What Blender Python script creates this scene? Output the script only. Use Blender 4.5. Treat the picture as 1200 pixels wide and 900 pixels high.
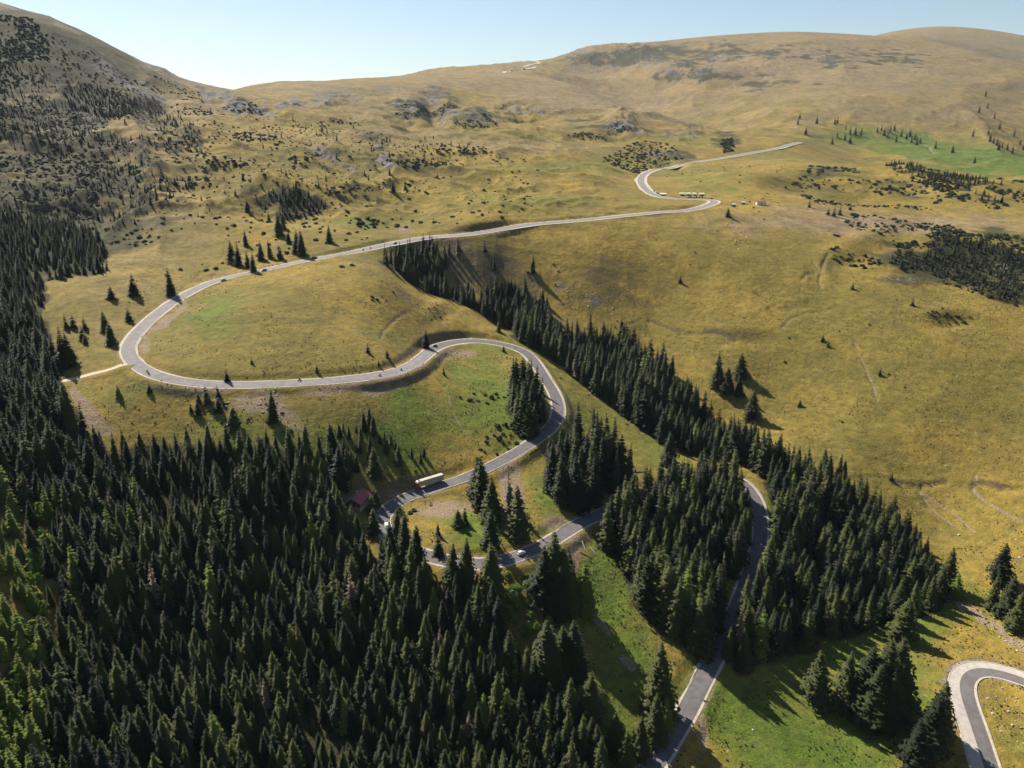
import bpy, math, random
import numpy as np

random.seed(7)
rng = np.random.RandomState(7)
for _o in list(bpy.data.objects):
    bpy.data.objects.remove(_o, do_unlink=True)
SC = bpy.context.scene
C = SC.collection

# ------------------------------------------------------------------ camera
F_PX = 906.0                       # focal length in photo pixels (1200 wide)
TH = math.radians(18.3)            # drone camera pitch below the horizon
ST, CT = math.sin(TH), math.cos(TH)
CAMZ = 240.0
cam_data = bpy.data.cameras.new('drone_camera')
cam_data.sensor_fit = 'HORIZONTAL'
cam_data.sensor_width = 36.0
cam_data.lens = 36.0 * F_PX / 1200.0
cam_data.clip_start = 1.0
cam_data.clip_end = 60000.0
cam = bpy.data.objects.new('drone_camera', cam_data)
cam.location = (0, 0, CAMZ)
cam.rotation_euler = (math.radians(90) - TH, 0, 0)
C.objects.link(cam)
SC.camera = cam

# ------------------------------------------------------------------ light
SUN_EL = 42.0
SUN_AZ = -39.0                     # degrees left of the viewing direction (+Y)
sd = (math.sin(math.radians(SUN_AZ)) * math.cos(math.radians(SUN_EL)),
      math.cos(math.radians(SUN_AZ)) * math.cos(math.radians(SUN_EL)),
      math.sin(math.radians(SUN_EL)))
world = bpy.data.worlds.new("World")
SC.world = world
world.use_nodes = True
wn = world.node_tree.nodes
wl = world.node_tree.links
wn.clear()
w_out = wn.new('ShaderNodeOutputWorld')
w_bg = wn.new('ShaderNodeBackground')
w_sky = wn.new('ShaderNodeTexSky')
w_sky.sky_type = 'NISHITA'
w_sky.sun_disc = False
w_sky.sun_elevation = math.radians(SUN_EL)
w_sky.sun_rotation = math.radians(SUN_AZ)
w_sky.altitude = 1600
w_sky.air_density = 1.2
w_sky.dust_density = 1.2
w_sky.ozone_density = 1.0
w_bg.inputs['Strength'].default_value = 0.060
wl.new(w_sky.outputs[0], w_bg.inputs[0])
wl.new(w_bg.outputs[0], w_out.inputs[0])

sun_data = bpy.data.lights.new('sun', 'SUN')
sun_data.energy = 5.0
sun_data.angle = math.radians(0.53)
sun_data.color = (1.0, 0.94, 0.84)
sun = bpy.data.objects.new('sun', sun_data)
from mathutils import Vector, Matrix
sun.rotation_euler = Vector((-sd[0], -sd[1], -sd[2])).to_track_quat('-Z', 'Y').to_euler()
sun.location = (0, 0, 900)
C.objects.link(sun)

SC.view_settings.view_transform = 'Standard'
SC.view_settings.look = 'None'
SC.view_settings.exposure = 0.90
SC.view_settings.gamma = 1.0
HAZE = 1.8e-5

# ------------------------------------------------------------------ noise
def _hash(ix, iy, seed):
    h = (ix.astype(np.int64) * 374761393 + iy.astype(np.int64) * 668265263 + seed * 1274126177) & 0x7fffffff
    h = ((h ^ (h >> 13)) * 1103515245) & 0x7fffffff
    return ((h ^ (h >> 16)) & 0xffff) / 65535.0

def vnoise(x, y, seed=0):
    """smooth gradient-free lattice noise in -1..1"""
    ix = np.floor(x); iy = np.floor(y)
    fx = x - ix; fy = y - iy
    fx = fx * fx * fx * (fx * (fx * 6 - 15) + 10); fy = fy * fy * fy * (fy * (fy * 6 - 15) + 10)
    a = _hash(ix, iy, seed); b = _hash(ix + 1, iy, seed)
    c = _hash(ix, iy + 1, seed); d = _hash(ix + 1, iy + 1, seed)
    return ((a + (b - a) * fx) * (1 - fy) + (c + (d - c) * fx) * fy) * 2 - 1

def fbm(x, y, wl_, octs, seed=0, gain=0.5):
    s = np.zeros_like(x); a = 1.0; t = 0
    for i in range(octs):
        ca, sa = math.cos(0.6 * i + seed), math.sin(0.6 * i + seed)
        s += a * vnoise((x * ca - y * sa) / wl_ + 17.3 * i, (x * sa + y * ca) / wl_ - 9.1 * i, seed + i * 13)
        t += a; a *= gain; wl_ *= 0.5
    return s / t

def ridged(x, y, wl_, octs, seed=0):
    s = np.zeros_like(x); a = 1.0; t = 0
    for i in range(octs):
        ca, sa = math.cos(0.7 * i + seed), math.sin(0.7 * i + seed)
        n = 1 - np.abs(vnoise((x * ca - y * sa) / wl_ + 5.3 * i, (x * sa + y * ca) / wl_ + 3.7 * i, seed + i * 7))
        s += a * n * n; t += a; a *= 0.5; wl_ *= 0.5
    return s / t

def sstep(a, b, x):
    t = np.clip((x - a) / (b - a), 0, 1)
    return t * t * (3 - 2 * t)

# ------------------------------------------------------------------ lens maths
def unproj(px, py, D):
    dx = (px - 600) / F_PX; dy = (450 - py) / F_PX
    return D * dx, D * (CT + dy * ST), CAMZ + D * (-ST + dy * CT)

def proj(x, y, z):
    zz = z - CAMZ
    D = y * CT - zz * ST
    U = y * ST + zz * CT
    D = np.where(D > 1, D, 1)
    return 600 + F_PX * x / D, 450 - F_PX * U / D, D

def c_of(py):
    return ST + (py - 450) / F_PX * CT

# ------------------------------------------------------------------ terrain survey: (px, py, depth) or h = metres below the drone
S = []
def H(px, py, h): S.append((px, py, h / c_of(py)))
def Dp(px, py, D): S.append((px, py, D))
# nearest ground
for px, h in ((-250, 150), (0, 178), (150, 190), (300, 200), (400, 205), (520, 208), (640, 212), (785, 217), (900, 219), (1020, 222), (1100, 224), (1200, 222), (1400, 205)):
    H(px, 900, h)
for px, h in ((-250, 145), (200, 200), (500, 212), (785, 220), (1100, 228), (1400, 212)):
    H(px, 1080, h)
# road heights
for a in ((785, 870, 215), (822, 800, 211), (858, 725, 206), (893, 610, 196), (877, 562, 190), (800, 560, 187), (700, 605, 184), (640, 638, 180), (565, 660, 177), (488, 648, 176), (446, 605, 175),
          (507, 572, 172), (570, 551, 170), (620, 523, 168), (655, 485, 161.5), (640, 445, 155.5), (618, 414, 150), (550, 396, 141.5), (508, 407, 138), (470, 436, 134.5), (400, 446, 131.5), (340, 449, 129),
          (280, 451, 127), (225, 450, 125), (190, 442, 122.5), (149, 412, 119), (170, 380, 115), (220, 345, 110), (300, 318, 102), (371, 302, 96), (450, 286, 92), (540, 275, 87), (620, 262, 83),
          (720, 254, 80), (805, 245, 78), (840, 236, 77), (770, 230, 75), (752, 212, 69), (775, 197, 63), (860, 183, 50), (940, 167, 30)):
    H(*a)
# left wood, left bank of the valley
for a in ((0, 450, 135), (0, 350, 110), (0, 600, 150), (0, 750, 163), (100, 480, 133), (72, 447, 126), (100, 400, 119), (200, 550, 153), (300, 700, 180), (100, 650, 160), (100, 800, 180), (400, 600, 169),
          (250, 480, 132.5), (250, 620, 164), (400, 500, 144), (500, 500, 154), (570, 450, 151.5), (600, 480, 157), (480, 760, 195), (550, 700, 183), (600, 750, 193), (520, 610, 175), (575, 600, 177),
          (350, 800, 194), (220, 800, 189), (-250, 500, 110), (-250, 700, 130)):
    H(*a)
# knoll between the loops and the gully behind it
for a in ((300, 400, 117), (300, 360, 108), (300, 335, 104.5), (380, 400, 121), (400, 360, 113), (220, 400, 117), (450, 330, 104.5), (430, 380, 119.5), (500, 365, 125.5), (470, 400, 129.5), (540, 350, 124.5),
          (560, 378, 136), (600, 390, 142), (640, 408, 153), (680, 440, 167), (740, 480, 179), (800, 520, 189), (850, 505, 192), (700, 500, 174), (740, 540, 181)):
    H(*a)
# meadow right of the gully
for a in ((620, 320, 116), (560, 300, 102), (700, 300, 104), (700, 350, 134), (760, 400, 160), (850, 400, 153), (850, 450, 172), (930, 470, 178), (900, 350, 131), (1000, 400, 147), (1000, 350, 128),
          (1000, 500, 180), (1000, 550, 193), (1100, 600, 206), (1100, 500, 176), (1190, 600, 197), (1190, 700, 210), (1080, 700, 217), (1150, 760, 218), (1125, 790, 217), (1145, 865, 221), (1195, 850, 219), (1200, 795, 216),
          (950, 620, 208), (950, 750, 219), (900, 820, 216), (1000, 820, 221), (1020, 650, 212), (700, 700, 195), (730, 800, 206), (690, 850, 208), (760, 650, 193), (820, 620, 196),
          (1400, 500, 165), (1400, 700, 190), (1400, 300, 108)):
    H(*a)
for a in ((850, 300, 107), (1000, 300, 108), (1190, 300, 112), (1190, 400, 146), (1000, 260, 92), (1190, 260, 97), (900, 250, 82), (1000, 225, 80), (1100, 240, 88), (1200, 238, 88), (900, 215, 66),
          (1000, 195, 57), (1080, 205, 66), (1160, 222, 76)):
    H(*a)
# the green side valley behind the crest on the right
for a in ((1000, 186, 1900), (1050, 192, 1850), (1100, 197, 1800), (1190, 210, 1650), (1120, 180, 2000), (1190, 190, 1950), (980, 172, 2050), (950, 160, 2050), (1050, 165, 2150), (1190, 165, 2350)):
    Dp(*a)
for a in ((980, 183, 1680), (1060, 196, 1560), (1140, 214, 1400), (1200, 226, 1350)):    # hidden dip behind the crest
    x, y, z = unproj(*a); S.append((x, y, z - 14, 'xyz'))
# plateau, massif
for a in ((1000, 130, 2450), (1100, 130, 2500), (1190, 130, 2750), (900, 130, 2450), (880, 150, 2200), (860, 140, 2650), (950, 90, 3100), (1050, 90, 3100), (1150, 90, 3200), (1250, 95, 3300),
          (800, 100, 3150), (760, 85, 3500), (700, 85, 3800), (740, 108, 3300), (800, 126, 2950), (850, 70, 3700), (950, 60, 3750), (1050, 60, 3850), (1150, 62, 4300), (1190, 72, 4200), (1260, 84, 4100),
          (640, 66, 4300), (720, 54, 4500), (830, 42.5, 4600), (930, 36.5, 4600), (1000, 40, 4500), (1050, 44, 4500), (1100, 52, 4500)):
    Dp(*a)
for px, py in ((1030, 40), (1060, 33), (1110, 31), (1150, 36), (1200, 43.5), (1300, 60)):
    Dp(px, py, 6400)
# middle plateau (its skyline runs from the saddle on the left to the road ridge)
for a in ((280, 101, 1950), (350, 95, 2050), (420, 90, 2250), (480, 86, 2500), (520, 84, 2600), (590, 87, 2700), (650, 93, 2750), (700, 108, 2700), (730, 122, 2500), (790, 141, 2150), (850, 158, 1800), (900, 164, 1700),
          (600, 110, 2200), (600, 150, 1450), (600, 200, 1000), (600, 235, 810), (700, 150, 1650), (700, 200, 1060), (700, 230, 860), (800, 170, 1500), (800, 150, 1950), (500, 150, 1400), (500, 120, 1800), (500, 200, 980), (500, 245, 790),
          (400, 100, 1850), (400, 130, 1400), (400, 165, 1150), (400, 200, 930), (400, 250, 750), (350, 110, 1650), (300, 125, 1350), (300, 160, 1080), (300, 200, 880), (300, 250, 715),
          (640, 250, 740), (480, 270, 710), (720, 240, 810), (850, 205, 1050)):
    Dp(*a)
# left mountain
for a in ((0, 12, 1300), (60, 24, 1320), (140, 58, 1400), (200, 84, 1500), (250, 103, 1600), (0, 60, 1180), (100, 70, 1250), (0, 150, 920), (100, 120, 1120), (180, 110, 1300), (100, 200, 800), (0, 250, 690), (200, 150, 1020),
          (200, 200, 850), (200, 250, 715), (200, 300, 610), (240, 130, 1250), (100, 300, 585), (100, 350, 505), (270, 300, 630), (-120, -30, 1300), (-300, 0, 1200), (-300, 200, 700), (-300, 350, 480)):
    Dp(*a)
# far hill behind the middle plateau
for a in ((500, 83, 3600), (540, 79, 3700), (590, 77, 3700), (625, 74, 3700), (600, 83, 3300), (640, 82, 3300)):
    Dp(*a)
pts = []
for s in S:
    if len(s) == 4: x, y, z = s[:3]
    else: x, y, z = unproj(*s)
    pts.append((x, y, z))
def below(px, py, D, dz):                       # ground the ridges hide
    x, y, z = unproj(px, py, D); pts.append((x, y, z - dz))
for px, py in ((60, 24), (140, 58), (200, 84), (0, 12)):
    below(px, py, 1900, 130); below(px, py, 3000, 350)
for px, py in ((300, 100), (380, 93), (450, 88)):
    below(px, py, 3200, 100)
for px, py, D, dz in ((660, 95, 3000, 30), (720, 116, 2900, 60), (790, 138, 2500, 45), (850, 152, 2150, 25), (830, 42, 6400, 220), (930, 37, 6400, 200), (700, 58, 6400, 260), (550, 79, 5200, 200), (450, 86, 5200, 150)):
    below(px, py, D, dz)
for px, py in ((1050, 44), (1100, 52), (1150, 60), (1200, 72)):
    below(px, py, 5300, 190)
for px, py in ((300, 90), (600, 70), (900, 36), (1150, 30), (50, 10)):
    below(px, py, 9000, 700)
# hidden gully behind the knoll crest
for px, py, D, dz in ((490, 322, 625, 10), (540, 342, 640, 12), (600, 376, 625, 12)):
    below(px, py, D, dz)
P = np.array(pts)
AZK = 1.6
pa = np.arctan2(P[:, 0], P[:, 1]) * AZK
pl = np.log(np.hypot(P[:, 0], P[:, 1]))
pe = (P[:, 2] - CAMZ) / np.hypot(P[:, 0], P[:, 1])
# guards far to the sides, behind and beneath
ga, gl, ge = [], [], []
for az in (-60, -50, 50, 60):
    for r, e in ((150, -1.3), (400, -.42), (800, -.12), (1600, 0.02), (4000, .06)):
        ga.append(math.radians(az) * AZK); gl.append(math.log(r)); ge.append(e)
for az in (-45, -15, 15, 45):
    ga.append(math.radians(az) * AZK); gl.append(math.log(14000)); ge.append(-0.02)
pa = np.concatenate([pa, ga]); pl = np.concatenate([pl, gl]); pe = np.concatenate([pe, ge])
def tps(r2):
    return 0.5 * r2 * np.log(r2 + 1e-12)
n = len(pa)
A = np.zeros((n + 3, n + 3))
A[:n, :n] = tps((pa[:, None] - pa[None]) ** 2 + (pl[:, None] - pl[None]) ** 2) + np.eye(n) * 3e-3
A[:n, n] = A[n, :n] = 1; A[:n, n + 1] = A[n + 1, :n] = pa; A[:n, n + 2] = A[n + 2, :n] = pl
Wt = np.linalg.solve(A, np.concatenate([pe, [0, 0, 0]]))
NA0, NR0 = 260, 260
AZMAX0 = math.radians(62)
gaz = np.linspace(-AZMAX0, AZMAX0, NA0); glr = np.linspace(math.log(120), math.log(14000), NR0)
GA, GL = np.meshgrid(gaz * AZK, glr, indexing='ij')
E0 = Wt[n] + Wt[n + 1] * GA + Wt[n + 2] * GL
for i in range(n):
    E0 += Wt[i] * tps((GA - pa[i]) ** 2 + (GL - pl[i]) ** 2)

def bil(G, u, v):
    u = np.clip(u, 0, G.shape[0] - 1.001); v = np.clip(v, 0, G.shape[1] - 1.001)
    i = u.astype(int); j = v.astype(int); fu = u - i; fv = v - j
    return (G[i, j] * (1 - fu) + G[i + 1, j] * fu) * (1 - fv) + (G[i, j + 1] * (1 - fu) + G[i + 1, j + 1] * fu) * fv

# ------------------------------------------------------------------ terrain mesh grid (polar, finer where it is nearer), one closed sheet all round
fine = np.radians(np.linspace(-41, 41, 1120))
side = np.radians(np.concatenate([np.linspace(41, 180, 46)[1:], np.linspace(-180, -41, 46)[1:-1]]))
AZ = np.concatenate([fine, side])          # increasing then wraps
R = np.concatenate([[25, 60, 100], np.exp(np.linspace(math.log(125), math.log(2400), 800)), np.exp(np.linspace(math.log(2400), math.log(7500), 190))[1:], [8500, 10000, 12000, 14000]])
azg = np.concatenate([fine, side])
AA, RR = np.meshgrid(AZ, R, indexing='ij')
X = RR * np.sin(AA); Y = RR * np.cos(AA)
azw = (AA + math.pi) % (2 * math.pi) - math.pi
rq = np.clip(RR, 150, 14000)
e = bil(E0, (np.clip(azw, -AZMAX0, AZMAX0) + AZMAX0) / (2 * AZMAX0) * (NA0 - 1), (np.log(rq) - glr[0]) / (glr[-1] - glr[0]) * (NR0 - 1))
Z0 = CAMZ + e * rq
bk = sstep(math.radians(48), math.radians(75), np.abs(azw))        # round the sides and behind: gentle valley
Zb = 30 + 40 * fbm(X, Y, 1500, 3, 5) + np.clip(RR - 600, 0, 5000) * 0.05
Z0 = Z0 * (1 - bk) + Zb * bk
# relief
farf = np.clip(RR / 900.0, 0.15, 2.6)
PX0, PY0, D0 = proj(X, Y, Z0)
mont = sstep(700, 1300, RR)
lm = sstep(330, 150, PX0) * sstep(560, 800, RR) * 1.8                    # left mountain
Zn = fbm(X, Y, 42, 4, 21, 0.5) * 2.3 * np.clip(farf, 0.3, 1.4)
Zn += fbm(X, Y, 150, 2, 3) * 3.0 * np.clip(farf, 0.1, 1.2)
Zn += mont * ((ridged(X, Y, 620, 2, 31) - 0.5) * 26 + (ridged(X, Y, 110, 4, 37) - .5) * 5) * np.clip(farf / 1.6, .5, 1.5)
Zn += lm * (ridged(X + Y * .3, Y * .35, 90, 4, 12) - .5) * 10
mid = sstep(640, 800, RR) * (1 - mont * .5) * sstep(272, 240, PY0) * sstep(900, 560, PX0)
Zn += mid * ((ridged(X, Y, 120, 4, 77) - .5) * 26 + (ridged(X, Y, 45, 3, 78) - .5) * 4)
def blob0(px, py, rx, ry, rot=0.0):
    a = math.radians(rot); dx = PX0 - px; dy = PY0 - py
    u = (dx * math.cos(a) + dy * math.sin(a)) / rx; v = (-dx * math.sin(a) + dy * math.cos(a)) / ry
    return u, v, np.exp(-(u * u + v * v) ** 1.3)
ROCKY = ((395, 113, 30, 10, .8, -10), (345, 121, 26, 7, .8), (305, 128, 22, 10, .7, 25), (450, 104, 22, 5, .7), (510, 104, 16, 8, .7), (515, 122, 22, 7, .6, 30), (480, 125, 26, 12, .5, 20), (555, 140, 28, 12, .5), (595, 122, 12, 5, .7),
          (615, 128, 28, 6, .6, 8), (725, 148, 16, 8, .9), (750, 155, 14, 5, .5, 30), (765, 175, 25, 10, .5), (800, 158, 30, 8, .5), (690, 62, 60, 8, .35), (700, 80, 60, 12, .35), (760, 75, 30, 10, .4), (780, 82, 26, 12, .5), (815, 85, 30, 9, .45), (840, 70, 12, 14, .5, 20), (900, 82, 40, 10, .35),
          (380, 180, 20, 6, .8, 30), (408, 195, 14, 6, .8, 20), (450, 184, 8, 22, .9, -20), (180, 110, 16, 26, .7, -40), (130, 85, 45, 12, .6, 35), (205, 90, 60, 7, .7, 24), (270, 118, 34, 10, .8, 30), (320, 155, 20, 8, .4), (215, 75, 50, 6, .6, 26), (255, 110, 20, 8, .6),
          (1180, 60, 50, 8, .7, 8), (1110, 33, 50, 4, .5), (965, 68, 14, 5, .5), (1010, 92, 20, 4, .4), (860, 262, 26, 8, .3, 35), (880, 290, 20, 8, .3), (1180, 310, 20, 8, .6), (1050, 325, 30, 5, .3), (1000, 262, 16, 4, .3),
          (665, 335, 30, 8, .28), (700, 350, 40, 10, .28), (640, 340, 20, 8, .28))
SCARPS = ((395, 112, 30, 8, 1.0, -10), (345, 122, 30, 6, .9), (515, 125, 18, 9, 1.2, 40), (480, 128, 26, 9, .9, 20), (555, 142, 28, 8, .9), (512, 104, 18, 6, 1.1), (450, 104, 26, 4, .8), (725, 150, 18, 7, 1.3, 10), (690, 158, 30, 6, .8),
  (785, 88, 30, 9, 1.3), (850, 93, 34, 8, 1.0), (740, 72, 60, 9, 1.0, 6), (900, 75, 50, 8, .6), (760, 64, 36, 7, .8), (690, 68, 50, 8, .7, 8), (850, 72, 12, 9, .4, 10), (1180, 55, 50, 7, .9, 10), (1130, 36, 60, 4, .6, 6), (330, 238, 46, 10, 1.0, 10), (380, 180, 30, 6, 1.0, 30), (460, 208, 30, 6, .8), (790, 183, 18, 7, .9, 30),
  (640, 152, 40, 7, .7), (610, 125, 40, 6, .8, 8), (560, 180, 60, 8, .5), (430, 262, 40, 8, .8), (1110, 374, 30, 6, 1.0), (1130, 305, 70, 16, .9, 8), (1015, 290, 60, 9, .7, -20), (250, 108, 40, 9, .7, 25), (180, 110, 40, 14, .6, -40), (100, 150, 60, 12, .5, 20), (60, 300, 60, 14, .5), (870, 395, 40, 6, .8), (830, 388, 20, 4, .7, 10),
  (960, 320, 16, 6, .8, 40), (930, 358, 30, 4, .6, -10), (1060, 566, 30, 3, .8, 8), (1160, 570, 36, 4, .9, 6), (1010, 560, 40, 3, .7, 8), (600, 345, 30, 6, .5, 30), (520, 362, 24, 7, .5, -30), (1000, 222, 50, 8, .8, 8), (930, 210, 40, 7, .7), (700, 215, 50, 8, .4), (1060, 210, 40, 8, .8, 15), (860, 150, 50, 4, .4, 10))
ROCK0 = np.zeros(Z0.shape)
for a in ROCKY: np.maximum(ROCK0, a[4] * blob0(*a[:4], *(a[5:] or (0,)))[2], out=ROCK0)
Zn += ROCK0 * ((ridged(X, Y, 45, 4, 91) - .45) * 22 * np.clip(RR / 1500, .25, 1.5))
for px_, py_, rx_, ry_, k_, *ro in SCARPS:          # little cliffs: the ground steps up behind, hollows in front
    u, v, g = blob0(px_, py_, rx_, ry_ * 1.6, *(ro or (0,)))
    Dm = np.median(D0[(np.abs(PX0 - px_) < 4) & (np.abs(PY0 - py_) < 3)]) if ((np.abs(PX0 - px_) < 4) & (np.abs(PY0 - py_) < 3)).any() else 1500.
    near = np.exp(-((D0 - Dm) / (Dm * .35)) ** 4)
    Zn += near * g * (-v) * k_ * ry_ * Dm / F_PX * (2.2 if py_ < 250 else 1.15)
Zn += ridged(X, Y, 55, 3, 44) * 1.6 * np.clip(farf, .25, 1.2) * (1 - mont)
calm = 1 - .9 * np.maximum(blob0(880, 180, 150, 14)[2], blob0(760, 215, 40, 22)[2])
calm = calm * (.25 + .75 * np.maximum(sstep(98, 135, PY0), sstep(2700, 3300, D0) * .6))
Z = Z0 + Zn * sstep(5300, 4500, RR) * calm * sstep(120, 200, RR)
NAZ, NRR = AZ.size, R.size
lnR = np.log(R)

def grid_uv(x, y):
    az = np.arctan2(x, y); r = np.hypot(x, y)
    u = np.interp(az, fine, np.arange(fine.size))
    v = np.interp(np.log(np.maximum(r, 26)), lnR, np.arange(NRR))
    return u, v

def ground(x, y):
    x = np.atleast_1d(np.asarray(x, float)); y = np.atleast_1d(np.asarray(y, float))
    u, v = grid_uv(x, y)
    return bil(Z, u, v)

RS = np.exp(np.linspace(math.log(130), math.log(7400), 2600))
def pick(px, py):
    """first ground point seen at photo pixel px,py -> x,y,z"""
    dx = (px - 600) / F_PX; dy = (450 - py) / F_PX
    vx, vy, vz = dx, CT + dy * ST, -ST + dy * CT
    hr = math.hypot(vx, vy)
    x = RS * vx / hr; y = RS * vy / hr; zr = CAMZ + RS * vz / hr
    g = ground(x, y)
    k = np.nonzero(zr < g)[0]
    if len(k) == 0: return None
    k = k[0]
    if k == 0: return x[0], y[0], g[0]
    d0 = zr[k - 1] - g[k - 1]; d1 = g[k] - zr[k]
    t = d0 / (d0 + d1)
    return x[k - 1] + (x[k] - x[k - 1]) * t, y[k - 1] + (y[k] - y[k - 1]) * t, g[k - 1] + (g[k] - g[k - 1]) * t

TRAILM = np.zeros(Z.shape)
def trail(pix, wid, depth, strength):
    q = [pick(*p) for p in pix]; q = np.array([p for p in q if p is not None])
    seg = np.hypot(np.diff(q[:, 0]), np.diff(q[:, 1])); s_ = np.concatenate([[0], np.cumsum(seg)]); t = np.arange(0, s_[-1], max(wid * .5, .8))
    xs = np.interp(t, s_, q[:, 0]); ys = np.interp(t, s_, q[:, 1])
    xs = xs + 1.5 * vnoise(t / 14, t * 0 + 3.3, 9); ys = ys + 1.5 * vnoise(t / 14, t * 0 + 8.3, 9)
    dth = fine[1] - fine[0]; rad = wid * 2.2 + 1.5; best = {}
    for x_, y_ in zip(xs, ys):
        r_ = math.hypot(x_, y_); a_ = math.atan2(x_, y_)
        u0 = max(int((a_ - rad / r_ - fine[0]) / dth), 0); u1 = min(int((a_ + rad / r_ - fine[0]) / dth) + 2, fine.size)
        v0 = max(np.searchsorted(R, r_ - rad) - 1, 0); v1 = np.searchsorted(R, r_ + rad) + 1
        d = np.hypot(X[u0:u1, v0:v1] - x_, Y[u0:u1, v0:v1] - y_)
        g = np.exp(-(d / wid) ** 2); T = TR_TMP[u0:u1, v0:v1]; np.maximum(T, g, out=T)
    global Z
    Z -= depth * TR_TMP; np.maximum(TRAILM, TR_TMP * strength, out=TRAILM); TR_TMP[:] = 0
TR_TMP = np.zeros(Z.shape)
for pix_, w2_, dp_, st_ in (([(937, 328), (950, 321), (961, 316), (954, 305)], 1.5, 1.0, .5), ([(961, 336), (962, 322), (966, 307), (972, 296)], 1.5, 1.2, .45), ([(900, 360), (919, 354), (929, 357)], 1.2, 1.0, .5), ([(915, 383), (930, 373), (947, 366), (975, 362)], 1.2, 1.0, .6),
                            ([(1008, 556), (1030, 559), (1045, 562), (1058, 566)], 1.2, 1.5, .5), ([(1078, 567), (1095, 568), (1112, 566)], 1.2, 1.5, .5), ([(1144, 565), (1160, 568), (1175, 573), (1200, 571)], 1.3, 2.0, .5), ([(1070, 570), (1090, 582), (1115, 598), (1145, 622)], 1.1, .7, .7),
                            ([(1141, 556), (1142, 575), (1160, 590), (1180, 600), (1205, 612)], 1.3, .6, .7), ([(1075, 575), (1100, 602), (1125, 618)], .9, .6, .8), ([(395, 362), (410, 378), (430, 396)], 1.0, .5, .5), ([(445, 396), (458, 380), (478, 366)], 1.0, .6, .6),
                            ([(683, 662), (684, 690), (686, 708), (700, 728), (716, 742)], .9, .3, 1.3), ([(85, 455), (98, 468), (110, 480), (122, 494)], 1.6, .2, 1.2), ([(82, 458), (92, 472), (104, 486), (112, 498)], 1.0, .2, 1.0), ([(524, 458), (530, 480), (540, 498), (552, 516)], .8, .2, .6),
                            ([(1050, 128 + 22), (1085, 170), (1094, 180)], 5, 2, .6), ([(190, 355), (230, 325), (262, 300), (300, 262), (350, 240)], 1.0, .5, .35), ([(60, 350), (140, 312), (205, 302)], 1.2, .6, .35), ([(760, 375), (800, 390), (846, 392), (862, 400)], 1.5, 1.6, .4),
                            ([(0, 455), (40, 470)], 1, .2, .5), ([(700, 320), (760, 340), (840, 345), (900, 330)], 1.0, .4, .3), ([(1000, 400), (1020, 440), (1030, 470)], 1.4, .5, .5), ([(560, 255), (640, 238), (700, 232)], 1.5, .6, .3)):
    trail(pix_, w2_, dp_, st_)

# ------------------------------------------------------------------ roads (surveyed on the ground, then the slope is cut and filled round them)
ROADS = {}
def smooth1(a, k):
    if k < 1: return a
    w = np.exp(-0.5 * (np.arange(-3 * k, 3 * k + 1) / k) ** 2); w /= w.sum()
    p = np.concatenate([2 * a[0] - a[1:3 * k + 1][::-1], a, 2 * a[-1] - a[-3 * k - 1:-1][::-1]])
    return np.convolve(p, w, 'valid')

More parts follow.
